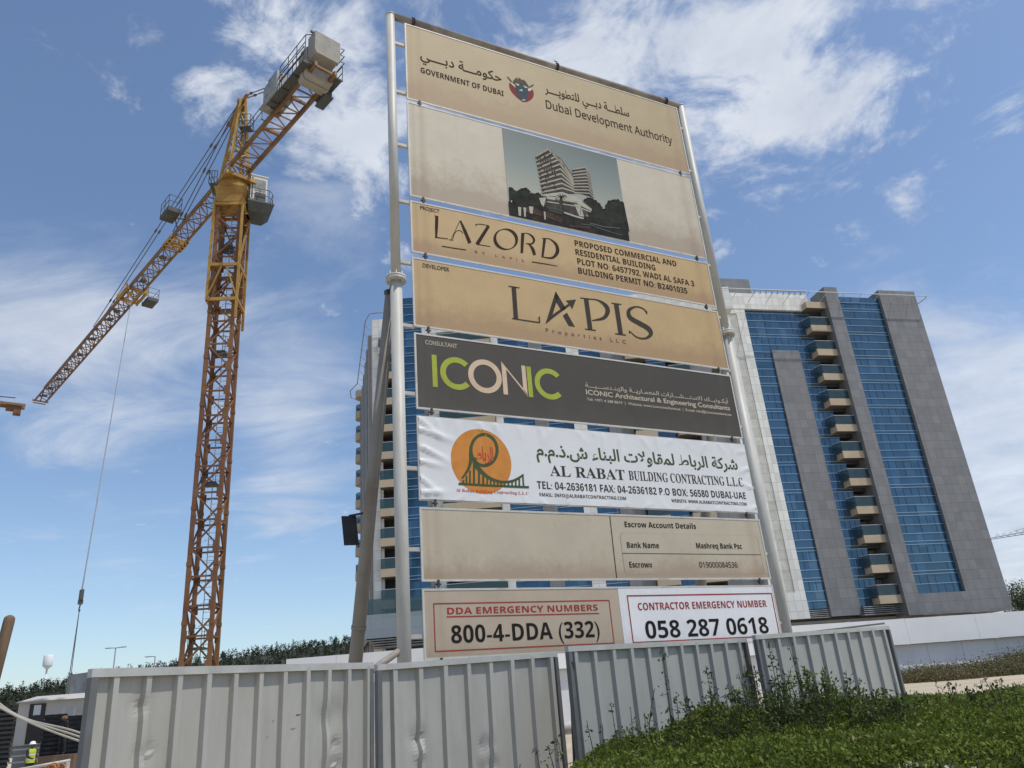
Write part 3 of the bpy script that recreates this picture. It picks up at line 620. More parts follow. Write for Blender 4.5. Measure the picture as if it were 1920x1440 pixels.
L = MB(); txt(L, 'AL RABAT', 'serif', 2.235, 3.53, 4.612, 4.770, .0, BS); txt(L, 'BUILDING CONTRACTING L.L.C', 'serif', 3.60, 5.84, 4.620, 4.765, 0, BS)
txt(L, 'TEL: 04-2636181 FAX: 04-2636182 P.O BOX: 56580 DUBAI-UAE', 'bold', 2.005, 5.845, 4.410, 4.522, 0, BS)
txt(L, 'EMAIL: INFO@ALRABATCONTRACTING.COM', 'bold', 2.03, 3.495, 4.302, 4.352, 0, BS); txt(L, 'WEBSITE: WWW.ALRABATCONTRACTING.COM', 'bold', 4.327, 5.829, 4.302, 4.352, 0, BS); put(L, 'ink_gray', pn)
L = MB(); rr = np.linspace(0, 1, 11)
L.add([PN(1.166 + .458 * r * math.cos(t), 4.765 + .470 * r * math.sin(t), BL(-.0007)) for r in rr for t in np.linspace(0, 2 * math.pi, 65)[:-1]], [(i * 64 + j, i * 64 + (j + 1) % 64, (i + 1) * 64 + (j + 1) % 64, (i + 1) * 64 + j) for i in range(10) for j in range(64)]); put(L, 'ink_orange', pn, 'emblem')
L = MB(); 
arq.ribbon(L, [(1000 + 195 * math.cos(t) - 18 * math.sin(t), 527 + 232 * math.sin(t) + 22 * math.cos(t)) for t in np.linspace(0, 2 * math.pi, 49)], 48, BS)
arq.ribbon(L, spl([(805, 470), (800, 600), (795, 720), (755, 830), (668, 955)], 5), wspl([46, 50, 46, 40, 26], 21), BL(.0006))
arq.ribbon(L, spl([(845, 640), (880, 750), (960, 850), (1050, 925), (1150, 975), (1270, 1003), (1400, 995), (1510, 950), (1592, 890)], 5), wspl([60, 70, 62, 54, 46, 40, 38, 36, 24], 41), BL(.0012))
arq.ribbon(L, [(620, 1030), (1100, 1058), (1672, 1082)], 34, BL(.0018))
for x in (690, 738, 790): arq.ribbon(L, [(x, 1045 - (x - 640) * 1.4), (x, 1040)], 26, BL(.0024))
for x, y0 in ((850, 690), (925, 810), (988, 870), (1048, 920), (1100, 960), (1152, 985), (1205, 1000), (1255, 1010), (1310, 1010), (1365, 1005), (1420, 990), (1475, 965), (1528, 935)): arq.ribbon(L, [(x, y0), (x, 1035 + (x - 620) * .05)], 30 if x < 1000 else 24, BL(.0024))
arq.ribbon(L, [(1580, 895), (1592, 1070)], 22, BL(.003)); put(L, 'ink_green', pn, 'emblem')
L = MB(); q0, q1 = SZ(780 + .125 * 872, 780 + .125 * 640), SZ(780 + .125 * 1130, 780 + .125 * 470); artxt(L, 'الرباط', q0[0], q1[0], 4.70, 4.98, .03, BS); txt(L, 'Al Rabat Building Contracting L.L.C', 'serif', .761, 1.859, 4.312, 4.355, 0, BS); put(L, 'ink_scarlet', pn)

# panel 7: bank details
pn = panel(3.13, 4.085, 'vinyl_sand', 'sand coloured panel with account details in its right half')
L = MB(); txt(L, 'Escrow Account Details', 'bold', 3.413, 4.725, 3.898, 3.980, 0)
for t, s0, s1, z in (('Bank Name', 3.405, 3.973, 3.592), ('Mashreq Bank Psc', 4.67, 5.569, 3.600), ('Escrow#', 3.402, 3.803, 3.308), ('019000084536', 4.667, 5.411, 3.310)): txt(L, t, 'sans' if t[0] == '0' else 'bold', s0, s1, z, z + .082, .008 if t[0] == '0' else 0)
L.add([P(3.150, 3.16, SHEET + .003), P(3.163, 3.16, SHEET + .003), P(3.178, 4.055, SHEET + .003), P(3.165, 4.055, SHEET + .003)], [(0, 1, 2, 3)]); put(L, 'ink_black', pn)
L = MB(); x0, x1, y0, y1, r = 3.305, 5.928, 3.21, 3.812, .07; ring = []
for cx, cz, a0 in ((x1 - r, y1 - r, 0), (x0 + r, y1 - r, 90), (x0 + r, y0 + r, 180), (x1 - r, y0 + r, 270)): ring += [(cx + r * math.cos(R(a0 + k * 15)), cz + r * math.sin(R(a0 + k * 15))) for k in range(7)]
ring.append(ring[0])
for i in range(len(ring) - 1): L.add([P(*ring[i], SHEET + .003), P(*ring[i + 1], SHEET + .003), P(*(np.array(ring[i + 1]) * .9975 + np.array([4.6, 3.5]) * .0025), SHEET + .003), P(*(np.array(ring[i]) * .9975 + np.array([4.6, 3.5]) * .0025), SHEET + .003)], [(0, 1, 2, 3)])
L.add([P(x0, 3.509, SHEET + .0035), P(x1, 3.509, SHEET + .0035), P(x1, 3.517, SHEET + .0035), P(x0, 3.517, SHEET + .0035)], [(0, 1, 2, 3)]); put(L, 'ink_gray', pn, 'table_rule')

# panel 8: emergency numbers, a pinkish half and a white half
pn = panel(2.19, 3.04, 'vinyl_pink', 'lowest panel with emergency numbers, beige left half and white right half')
mb = MB(); mb.add([P(3.150, 2.216, SHEET + .003), P(6.014, 2.216, SHEET + .003), P(6.014, 3.014, SHEET + .003), P(3.150, 3.014, SHEET + .003)], [(0, 1, 2, 3)], [[(0, 0), (1, 0), (1, 1), (0, 1)]]); mb.build('overlay_sheet', 'vinyl_white', pn)
def rect(mb, s0, s1, z0, z1, w, n):
    for a, b, c, d in ((s0, s1, z0, z0 + w), (s0, s1, z1 - w, z1), (s0, s0 + w, z0 + w, z1 - w), (s1 - w, s1, z0 + w, z1 - w)): mb.add([P(a, c, n), P(b, c, n), P(b, d, n), P(a, d, n)], [(0, 1, 2, 3)])
L = MB(); rect(L, .380, 2.99, 2.28, 2.862, .014, SHEET + .003); txt(L, 'DDA EMERGENCY NUMBERS', 'bold', .563, 2.785, 2.722, 2.803, 0); L.add([P(.552, 2.686, SHEET + .003), P(2.795, 2.676, SHEET + .003), P(2.795, 2.690, SHEET + .003), P(.552, 2.700, SHEET + .003)], [(0, 1, 2, 3)])
rect(L, 3.285, 5.992, 2.27, 2.92, .018, SHEET + .006); txt(L, 'CONTRACTOR EMERGENCY NUMBER', 'bold', 3.449, 5.845, 2.710, 2.810, 0, SHEET + .006); put(L, 'ink_red', pn)
L = MB(); txt(L, '800-4-DDA (332)', 'bold', .603, 2.77, 2.375, 2.585, 0); txt(L, '058 287 0618', 'bold', 3.525, 5.79, 2.325, 2.560, 0, SHEET + .006); put(L, 'ink_black', pn)

# ================================================================== APARTMENT TOWER
BO = np.array([48.058, 81.948, 0.]); BA = R(76.43); BD = np.array([math.sin(BA), math.cos(BA), 0]); BN = np.array([math.cos(BA), -math.sin(BA), 0])
tower = thing('apartment_tower', 'tall apartment tower with blue glass, grey stone piers and stacked balconies behind the signboard', 'apartment tower', (15, 80, 0))
FP = 2.96; Z0 = 8.0                      # floor pitch and first balcony level
def rb(mb, s, n, z): return mb.box(BO, BD, BN, UPZ, s, n, z)
def part(name, m, fn, parent=tower):
    mb = MB(); fn(mb); return mb.build(name, m, parent)
def wing_glass(bx, s0, s1, n, z0, z1, pane, lab=None, dark_every=1):
    """glazed strip with its aluminium lines; bx = box function of the wing"""
    g = part('curtain_wall', 'glass_blue', lambda mb: bx(mb, (s0, s1), (n - .3, n), (z0, z1)))
    h = MB(); v = MB(); k = 0
    zs = []; zf = 9.65 - 2 * 2.965
    while zf < z1:
        zs += [zf, zf + .95, zf + 1.27, zf + 2.06]; zf += 2.965
    for z in zs:
        if z0 + .1 < z < z1 - .1: bx(h, (s0, s1), (n, n + .05), (z - .025, z + .025))
    ns = max(1, round((s1 - s0) / pane)); zf = 9.65 - 2 * 2.965
    while zf < z1:
        for i in range(ns + 1):
            s = s0 + (s1 - s0) * i / ns; 
            for a, b in ((.03, .92), (1.30, 2.03), (2.09, 2.93)):
                if i in (0, ns) or (a == .03 and random.random() < .75) or random.random() < .35:
                    lo, hi = max(z0, zf + a), min(z1, zf + b)
                    if hi - lo > .2: bx(v, (max(s0, s - .022), min(s1, s + .022)), (n, n + .028), (lo, hi))
        zf += 2.965
    h.build('mullion', 'mullion', g); v.build('glazing_bar', 'mullion_dark', g)
    return g
def un(s, n): return -65.9 + (s + 65.9) * (68.3 - n) / 68.3
NB_ = -1.6
# right wing
part('wall', 'recess_wall', lambda mb: rb(mb, (-24.6, -.2), (-18, -2.8), (6.9, 41.6)))
part('pier', 'tile_gray', lambda mb: rb(mb, (-11.95, -10.3), (-2.8, 0), (6.75, 43.1)))
part('pier', 'tile_gray', lambda mb: (rb(mb, (-4.85, 0), (-7, 0), (6.68, 42.95)), rb(mb, (-10.3, -4.85), (-2.6, 0), (6.7, 8.7))))
part('wall', 'tile_gray', lambda mb: rb(mb, (-3, -.05), (-18, -7.0), (6.68, 41.8)))
wing_glass(rb, -10.3, -4.85, -.4, 8.7, 42.1, .91)
g1a, g1b, ps1 = un(-22.75, NB_), un(-20.45, NB_), un(-17.2, NB_)
bal0 = un(-15.62, NB_)
wing_glass(rb, g1a, g1b, NB_, 8.0, 40.6, .76)
wing_glass(rb, g1b, ps1, NB_, 35.7, 40.6, .8)
bal2 = -13.55
wing_glass(rb, ps1, bal2, NB_, 8.0, 40.6, .7)
part('pier', 'tile_gray', lambda mb: rb(mb, (g1b, ps1 - .0), (-2.7, NB_ + .22), (7.2, 35.6)))
w0, w1, w2 = un(-23.62, -1.3), un(-24.5, -1.3), un(-26.2, -1.3)
part('pier', 'tile_white', lambda mb: rb(mb, (w0, g1a), (-3, -1.3), (7.15, 40.6)))
part('pier', 'tile_caustic', lambda mb: rb(mb, (w1, w0), (-3, -1.36), (9.6, 40.0)))
part('pier', 'tile_white', lambda mb: (rb(mb, (w2, w1), (-3, -1.3), (7.15, 40.6)), rb(mb, (w1, w0), (-3, -1.3), (7.15, 9.6)), rb(mb, (w1, w0), (-3, -1.3), (40.0, 40.6))))
part('parapet', 'tile_white', lambda mb: rb(mb, (w2, -13.6), (-3, -1.25), (40.6, 42.6)))
part('parapet', 'tile_white', lambda mb: (rb(mb, (-19.0, -12.0), (-5, -3.2), (42.0, 43.9))))
part('penthouse', 'tile_gray', lambda mb: rb(mb, (-24.5, -17.3), (-12, -6), (41.5, 47.35)))
# roof rail standing off on brackets
def _rail(mb):
    z = 41.9
    for zz_ in (z, ): mb.tube([BO + BD * a + BN * .85 + UPZ * zz_ for a in (-26, .7)], .055, 6)
    mb.tube([BO + BD * .7 + BN * .85 + UPZ * z, BO + BD * 1.0 + BN * .3 + UPZ * z, BO + BD * .9 - BN * 5 + UPZ * z], .055, 6)
    for s in np.arange(-25.5, .8, 2.2): mb.tube([BO + BD * s + BN * .85 + UPZ * z, BO + BD * (s - .0) + BN * (-.02 if s > -12 else -1.3) + UPZ * (z - .45)], .035, 5)
part('roof_rail', 'roof_rail', _rail)
def _fins(mb):
    for s in np.arange(-18.8, -12.2, .75): mb.tube([BO + BD * s + BN * -3.1 + UPZ * 43.0, BO + BD * s + BN * -3.1 + UPZ * 44.1], .05, 5); 
    mb.tube([BO + BD * s_ + BN * -3.0 + UPZ * 44.1 for s_ in (-19, -12.2)], .05, 5)
part('roof_rail', 'crane_gray', _fins)
def balcony(o, d, n, s0, s1, nb, nf, z, tip, top=False, glass='balustrade_glass', side=True):
    """slab with beige upstand, glass balustrade, handrail; o, d, n = wing frame"""
    b = MB(); b.box(o, d, n, UPZ, (s0, s1), (nb, nf), (z, z + .2)); b.box(o, d, n, UPZ, (s0, s1), (nf - .15, nf + .0), (z + .2, z + .78)); b.box(o, d, n, UPZ, (s0, s0 + .15), (nb, nf - .15), (z + .2, z + .78))
    bo = b.build('balcony', 'balcony_beige', tower)
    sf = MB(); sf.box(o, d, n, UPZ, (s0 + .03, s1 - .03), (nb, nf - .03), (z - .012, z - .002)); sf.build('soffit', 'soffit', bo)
    r_ = random.random()
    if r_ < .33 and not top: it = MB(); it.box(o, d, n, UPZ, (s1 - 1.3, s1 - .5), (nb + .25, nb + .6), (z + .2, z + 1.05)); it.build('air_conditioner', 'cab_white', bo)
    elif r_ < .6 and not top:
        it = MB(); q0 = s0 + .5
        it.box(o, d, n, UPZ, (q0, q0 + .5), (nf - .75, nf - .3), (z + .62, z + .67)); it.box(o, d, n, UPZ, (q0, q0 + .05), (nf - .75, nf - .3), (z + .67, z + 1.15))
        for a_ in (q0, q0 + .45): it.box(o, d, n, UPZ, (a_, a_ + .04), (nf - .72, nf - .68), (z + .2, z + .62)); it.box(o, d, n, UPZ, (a_, a_ + .04), (nf - .35, nf - .31), (z + .2, z + .62))
        it.build('balcony_chair', 'frame_white', bo)
    if not top:
        g = MB(); g.box(o, d, n, UPZ, (s0 + .04, s1), (nf - .05, nf - .03), (z + .78, z + 1.78))
        a = np.array(o) + d * (s0 + .04) + n * (nf - .04); c = np.array(o) + d * tip + n * (nb + .02); q = (c - a) / np.linalg.norm(c - a); pq = np.cross(q, UPZ)
        g.box(a, q, pq, UPZ, (0, np.linalg.norm(c - a)), (-.01, .01), (z + .60, z + 1.78)); g.build('glass_balustrade', glass, bo)
        h = MB(); h.bar(a + UPZ * (z + 1.8), np.array(o) + d * s1 + n * (nf - .04) + UPZ * (z + 1.8), .05); h.bar(a + UPZ * (z + 1.8), c + UPZ * (z + 1.8), .05); h.build('handrail', 'roof_rail', bo)
    return bo
for k in range(12):
    z = Z0 + FP * k
    balcony(BO, BD, BN, bal0, -11.96, NB_ - 1.1, -.44, z, un(-16.35, NB_) + .1, k == 11)
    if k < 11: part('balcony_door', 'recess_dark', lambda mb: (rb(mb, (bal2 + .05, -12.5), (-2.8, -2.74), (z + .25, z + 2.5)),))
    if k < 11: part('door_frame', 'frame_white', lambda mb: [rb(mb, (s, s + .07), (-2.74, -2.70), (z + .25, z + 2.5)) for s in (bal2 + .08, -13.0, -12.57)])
    part('shade_band', 'recess_dark', lambda mb: rb(mb, (un(-16.55, NB_), -11.96), (-2.8, NB_ + .035), (z - .36, z - .01)))  # dark band; the shade under the slab is put into its colour
    if k < 11: part('dark_reflection', 'mullion_dark', lambda mb: rb(mb, (un(-16.3, NB_), bal0 - .02), (NB_ - .1, NB_ + .03), (z + .02, z + .62)))  # dark sheet standing in for the balcony's reflection and shadow on the glass
def _louv(mb):
    for i in range(5):
        rb(mb, (g1a, g1b), (-2.2, NB_ + .05), (7.15 + .17 * i, 7.23 + .17 * i)); rb(mb, (ps1, -11.96), (-2.2, NB_ + .05 + .6), (7.1 + .18 * i, 7.18 + .18 * i))
part('louvre', 'crane_gray', _louv)
# undercroft
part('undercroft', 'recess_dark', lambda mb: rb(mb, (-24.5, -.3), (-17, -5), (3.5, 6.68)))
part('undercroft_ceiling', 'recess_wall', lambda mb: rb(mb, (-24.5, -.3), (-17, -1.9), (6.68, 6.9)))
for s in (-24.0, -17.5, -11.5, -7.0, -1.2):
    part('column', 'white_render', lambda mb: rb(mb, (s, s + .5), (-2.6, -2.1), (.5, 6.68)))
part('undercroft_wall', 'recess_wall', lambda mb: rb(mb, (-14.2, -12.4), (-4.2, -3.8), (3, 6.68)))

# left wing, seen through the slots of the signboard
LO = np.array([-14.85, 76.4, 0.]); LDX = np.array([1., 0, 0]); LN = np.array([0, -1., 0])
def lb(mb, s, n, z): return mb.box(LO, LDX, LN, UPZ, s, n, z)
def LX(px, py=800): d = ray(px, py); return 76.4 * d[0] / d[1] - LO[0]
part('wall', 'recess_wall', lambda mb: lb(mb, (.3, 39.5), (-16, -1.6), (6.9, 41.6)))
segs = [(700, 712, 'white'), (712, 748, 'balc'), (748, 797, 'tall'), (797, 806, 'gray'), (806, 825, 'white'), (825, 931, 'balc'), (931, 945, 'white'), (945, 1004, 'glass'), (1004, 1030, 'gray'), (1030, 1077, 'glass'),
        (1077, 1101, 'white'), (1101, 1142, 'glass'), (1142, 1188, 'gray'), (1188, 1230, 'balc'), (1230, 1268, 'glass'), (1268, 1312, 'balc'), (1312, 1356, 'gray')]
for a, b, k in segs:
    s0, s1 = LX(a), LX(b)
    if k == 'white': part('pier', 'tile_white', lambda mb: lb(mb, (s0, s1), (-1.6, .05), (7.1, 39.9)))
    elif k == 'gray': part('pier', 'tile_gray', lambda mb: lb(mb, (s0, s1), (-1.6, .1), (7.1, 39.9)))
    elif k == 'glass': wing_glass(lb, s0, s1, -.25, 8.0, 39.9, .8)
    elif k == 'tall': wing_glass(lb, s0, s1, .3, 8.0, 44.4, .8)
    else:
        part('balcony_door', 'recess_dark', lambda mb: lb(mb, (s0 + .1, s1 - .1), (-1.6, -1.55), (8.1, 39.6)))
        for i in range(11): balcony(LO, LDX, LN, s0 + .05, s1 - .05, -1.6, .75, Z0 + FP * i, s0 + .06, False, 'balustrade_green')
part('parapet', 'tile_white', lambda mb: (lb(mb, (0, LX(748)), (-1.6, .12), (39.9, 42.1)), lb(mb, (LX(797), 39.6), (-1.6, .12), (39.9, 42.6))))
# side wall with fins and rounded corner balconies
SWD = np.array([-.259, .966, 0.]); SWN = np.array([-.966, -.259, 0.])
def swb(mb, s, n, z): return mb.box(LO, SWD, SWN, UPZ, s, n, z)
part('wall', 'tile_white', lambda mb: swb(mb, (.02, 20.5), (-1.0, 0), (7.0, 42.0)))
for i, s in enumerate(np.arange(1.5, 18, 3.2)):
    part('fin', 'tile_gray' if i % 2 else 'recess_wall', lambda mb: swb(mb, (s, s + 1.3), (0, .35), (7.0, 41.0 - .2 * i)))
for k in range(12):
    z = Z0 + FP * k; c = LO + SWD * 19.5 + SWN * .05; A_ = np.linspace(-math.pi / 2, math.pi / 2, 13); r = .95
    pl = [tuple((c + SWD * r * math.sin(t) + SWN * r * .9 * math.cos(t))[:2]) for t in A_]
    mb = MB(); mb.prism(pl, z, z + .2)
    pin = [tuple((c + SWD * (r - .12) * math.sin(t) + SWN * (r - .12) * .9 * math.cos(t))[:2]) for t in A_]
    for i in range(12): mb.prism([pl[i], pl[i + 1], pin[i + 1], pin[i]], z + .2, z + .95)
    bo = mb.build('balcony', 'balcony_beige', tower); mb = MB()
    p2 = [tuple((c + SWD * (r - .05) * math.sin(t) + SWN * (r - .05) * .9 * math.cos(t))[:2]) for t in A_]; p3 = [tuple((c + SWD * (r - .08) * math.sin(t) + SWN * (r - .08) * .9 * math.cos(t))[:2]) for t in A_]
    if k < 11:
        for i in range(12): mb.prism([p2[i], p2[i + 1], p3[i + 1], p3[i]], z + .95, z + 1.9)
        mb.build('glass_balustrade', 'balustrade_green', bo)
def _lrail(mb):
    z = 42.5; pts = [LO + LN * .8 + LDX * 3.2 + UPZ * (z + .1), LO + LN * .9 - LDX * .1 + UPZ * z, LO + SWD * 1.0 + SWN * .7 + UPZ * z, LO + SWD * 19 + SWN * .7 + UPZ * z, LO + SWD * 21.5 + SWN * 1.5 + UPZ * z, LO + SWD * 24 + SWN * 1.3 + UPZ * z, LO + SWD * 25 + SWN * 0 + UPZ * z]
    mb.tube(pts, .06, 6)
    for s in np.arange(2, 25, 2.1): mb.tube([LO + SWD * s + SWN * .7 + UPZ * z, LO + SWD * s + SWN * -.02 + UPZ * (z - .6)], .04, 5)
    mb.tube([LO + LDX * 2.6 + LN * .9 + UPZ * 42.6, LO + LDX * 2.6 + LN * .9 + UPZ * 44.6, LO + LDX * 3.4 + LN * .5 + UPZ * 45.2], .05, 5); mb.tube([LO + LDX * 2.6 + LN * .9 + UPZ * 42.8, LO + LDX * 1.6 + LN * .9 + UPZ * 42.5], .05, 5)
part('roof_rail', 'crane_gray', _lrail)
# low block in front of the left corner
pp = [(-15.3, 74.2), (-3.0, 74.2), (-3.0, 76.3), (-15.5, 76.3), (-20.5, 91), (-21.4, 91)]
part('podium', 'tile_bluegray', lambda mb: (lb(mb, (-.45, 12), (.06, 2.2), (8.25, 10.35)), mb.box(LO + LN * 2.2 + LDX * -.45, SWD, SWN, UPZ, (0, 17), (-.4, 0), (8.25, 10.35))))
part('podium_balustrade', 'balustrade_green', lambda mb: (lb(mb, (-.40, 12), (2.08, 2.1), (10.35, 11.75)),))
part('louvre', 'crane_gray', lambda mb: [lb(mb, (-.3 + .14 * i, 12), (.06, 2.0 - .15 * i), (7.45 + .2 * (3 - i), 7.55 + .2 * (3 - i))) for i in range(4)])
part('undercroft', 'recess_dark', lambda mb: lb(mb, (.6, 38), (-10, -.4), (3.5, 7.6)))

# long white boundary wall of the tower's podium
wl = thing('boundary_wall', 'long plain white rendered wall with recessed base in front of the tower', 'wall', (10, 64, 0))
wp = [np.array([-18.3, 60.3, 0]), np.array([-6, 60.3, 0]), BO + BD * -28.2 + BN * 6, BO + BD * 16 + BN * 6]
up_, lo_, cp_ = MB(), MB(), MB()
for a, b in zip(wp[:-1], wp[1:]):
    d = (b - a); Lw = np.linalg.norm(d); d /= Lw; n = np.array([d[1], -d[0], 0])
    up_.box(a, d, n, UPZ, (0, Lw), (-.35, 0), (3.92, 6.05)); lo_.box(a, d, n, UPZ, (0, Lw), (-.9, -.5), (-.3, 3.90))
    s = 2.0
    while s < Lw: cp_.box(a, d, n, UPZ, (s, s + .03), (-.5, -.494), (.5, 3.9)); cp_.box(a, d, n, UPZ, (s + 1.7, s + 1.715), (0, .004), (3.95, 6.03)) if random.random() < .4 else None; s += 3.6
    for k in range(int(Lw / 4)):
        if random.random() < .5: lo_.box(a, d, n, UPZ, (k * 4 + 1.2, k * 4 + 1.95), (-.5, -.3), (.5, 1.9 + random.random() * .4))
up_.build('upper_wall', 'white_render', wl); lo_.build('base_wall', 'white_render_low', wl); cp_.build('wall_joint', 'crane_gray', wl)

# ================================================================== TOWER CRANE
CX = np.array([-17.1, 41.6, 0.])
crane = thing('tower_crane', 'tall rusty orange and yellow tower crane with concrete counterweights left of the signboard', 'tower crane', tuple(CX))
def az(a): return np.array([math.sin(R(a)), math.cos(R(a)), 0.])
MX, MY = az(83.6), az(173.6)
def mp_(x, y, z): return CX + MX * x + MY * y + UPZ * z
def cpart(name, m, mb, parent=None, smooth=False): return mb.build(name, m, parent or crane, smooth)
hw = .68; BAY = 1.5
for sx in (-1, 1):
    for sy in (-1, 1):
        mb = MB(); mb.box(CX, MX, MY, UPZ, (sx * hw - .10, sx * hw + .10), (sy * hw - .10, sy * hw + .10), (0, 32.4))
        for k in range(22):
            z = BAY * k + .1
            mb.box(CX, MX, MY, UPZ, (sx * hw - .2 if sx > 0 else sx * hw - .1, sx * hw + .1 if sx > 0 else sx * hw + .2), (sy * hw + sy * .102 - .006, sy * hw + sy * .102 + .006), (z - .28, z + .28))
            if k % 2 == 0: mb.box(CX, MX, MY, UPZ, (sx * hw - .122, sx * hw + .122), (sy * hw - .122, sy * hw + .122), (z + .55, z + .75))
        cpart('mast_leg', 'mast_rust', mb)
for f in range(4):
    mb = MB()
    for k in range(22):
        z = BAY * k + .1
        def q(u, zz_): 
            return [mp_(u, hw, zz_), mp_(hw, -u, zz_), mp_(-u, -hw, zz_), mp_(-hw, u, zz_)][f]
        mb.bar(q(-hw, z), q(hw, z), .09, .09)
        a, b = (q(-hw, z), q(hw, z + BAY)) if (k + f) % 2 else (q(hw, z), q(-hw, z + BAY)); mb.bar(a, b, .085, .085)
    cpart('mast_bracing', 'mast_rust', mb)
mb = MB()
for s in (-.2, .2): mb.tube([mp_(.25 + s, .1, .5), mp_(.25 + s, .1, 32)], .025, 5)
for z in np.arange(.6, 32, .32): mb.bar(mp_(.05, .1, z), mp_(.45, .1, z), .022)
for z in np.arange(2.2, 32, 1.1): mb.tube([mp_(.25 + .38 * math.cos(t), .1 + .55 * math.sin(t), z) for t in np.linspace(.3, 2.9, 8)], .014, 4)
cpart('ladder', 'crane_gray', mb)
for z in (5.5, 14.2, 22.2, 29.5):
    mb = MB(); mb.box(CX, MX, MY, UPZ, (-.45, .3), (-.5, .5), (z, z + .07))
    for x in (-.5, .3): mb.bar(mp_(x,   .48, z), mp_(x,   .48, z + 1), .03); mb.bar(mp_(x, -.48, z), mp_(x, -.48, z + 1), .03)
    mb.bar(mp_(-.5,   .48, z + 1), mp_(.3,   .48, z + 1), .03); cpart('platform', 'crane_dark', mb)
# climbing cage
mb = MB(); h2 = .88
for sx in (-1, 1):
    for sy in (-1, 1): mb.box(CX, MX, MY, UPZ, (sx * h2 - .07, sx * h2 + .07), (sy * h2 - .07, sy * h2 + .07), (25.4 if sx < 0 else 24.2, 32.7))
for z in (25.5, 27.9, 32.4):
    for f in range(4):
        q = lambda u: [mp_(u, h2, z), mp_(h2, -u, z), mp_(-u, -h2, z), mp_(-h2, u, z)][f]; mb.bar(q(-h2), q(h2), .13, .2)
for f in range(4):
    q = lambda u, z: [mp_(u, h2, z), mp_(h2, -u, z), mp_(-u, -h2, z), mp_(-h2, u, z)][f]
    mb.bar(q(-h2, 25.6), q(-.15, 27.8), .1); mb.bar(q(h2, 25.6), q(.15, 27.8), .09)
    if f != 0: mb.bar(q(-h2, 28), q(h2, 32.3), .1)
for z in np.arange(25.5, 32, .9): mb.bar(mp_(h2 + .1, 0.6, z), mp_(h2 + .28, 0.6, z), .05)
cpart('climbing_cage', 'crane_yellow', mb)
# turntable
JD = np.array([-.698, .716, 0.]); JN = np.array([.716, .698, 0.])
def jp(t, w, z): return CX + JD * t + JN * w + UPZ * z
mb = MB(); mb.box(CX, MX, MY, UPZ, (-.86, .86), (-.86, .86), (32.6, 33.1))
V0 = [(-.8, -.8), (.8, -.8), (.8, .8), (-.8, .8)]; 
vs = [mp_(x, y, 33.1) for x, y in V0] + [mp_(x * 1.22, y * 1.22, 33.7) for x, y in V0]; mb.add(vs, [(0, 1, 5, 4), (1, 2, 6, 5), (2, 3, 7, 6), (3, 0, 4, 7), (3, 2, 1, 0), (4, 5, 6, 7)])
mb.lathe(CX, [(1.05, 33.7), (1.1, 33.75), (1.1, 34.0), (.95, 34.35)], 20); mb.box(CX, JD, JN, UPZ, (-1.15, 1.15), (-1.0, 1.0), (34.35, 34.6)); cpart('turntable', 'crane_yellow', mb)
mb = MB(); mb.box(CX, MX, MY, UPZ, (-1.4, -1.0), (-.9, .7), (34.1, 34.15)); 
for a, b in (((-1.4, -.9), (-1.4, .7)), ((-1.4, .7), (-.9, .7))):
    for z in (34.6, 35.1): mb.tube([mp_(*a, z), mp_(*b, z)], .025, 5)
    for t in np.linspace(0, 1, 4): mb.tube([mp_(a[0] + (b[0] - a[0]) * t, a[1] + (b[1] - a[1]) * t, z) for z in (34.1, 35.1)], .025, 5)
mb.box(mp_(-1.2, -.2, 34.15), MX, MY, UPZ, (-.12, .12), (-.25, .25), (0, .35))
cpart('slewing_platform', 'crane_dark', mb)
# cab and its deck on the right
KO = atr(481, 370, 45.3); KO[2] = 0; KX, KY = az(60), az(150)
mb = MB(); mb.box(KO, KX, KY, UPZ, (-.72, .95), (-.9, 1.15), (32.85, 32.95)); vs = [KO + KX * x + KY * y + UPZ * z for x, y, z in ((-.72, -.9, 32.85), (.95, -.9, 32.85), (.95, 1.15, 32.85), (-.72, 1.15, 32.85), (-.6, -.7, 32.3), (.5, -.7, 32.3), (.5, .8, 32.3), (-.6, .8, 32.3))]; mb.add(vs, [(0, 1, 5, 4), (1, 2, 6, 5), (2, 3, 7, 6), (3, 0, 4, 7), (7, 6, 5, 4)])
for z in (33.4, 33.9): mb.tube([KO + KX * x + KY * y + UPZ * z for x, y in ((-.7, 1.12), (.6, 1.12), (.9, .8), (.92, -.85))], .022, 5)
for x, y in ((-.7, 1.12), (0, 1.12), (.6, 1.12), (.9, .8), (.92, 0), (.92, -.85)): mb.tube([KO + KX * x + KY * y + UPZ * z for z in (32.95, 33.9)], .022, 5)
mb.bar(KO + KX * -.72 + UPZ * 32.7, mp_(.9, .2, 32.9), .25); cpart('cab_deck', 'crane_dark', mb)
mb = MB(); mb.box(KO, KX, KY, UPZ, (-.55, .5), (-.7, .85), (32.96, 35.05)); mb.box(KO, KX, KY, UPZ, (-.6, .55), (-.75, .9), (35.05, 35.12)); cab = cpart('cab', 'cab_white', mb)
mb = MB(); mb.box(KO, KX, KY, UPZ, (-.30, .40), (.852, .87), (33.9, 34.8)); mb.box(KO, KX, KY, UPZ, (.502, .515), (-.4, .6), (33.9, 34.8)); mb.build('cab_window', 'crane_gray', cab)
mb = MB(); mb.box(KO, KX, KY, UPZ, (-.25, .42), (.875, .92), (33.05, 33.75)); mb.box(KO, KX, KY, UPZ, (-.47, -.40), (.855, .875), (33.3, 34.9)); mb.build('cab_vent', 'crane_dark', cab)
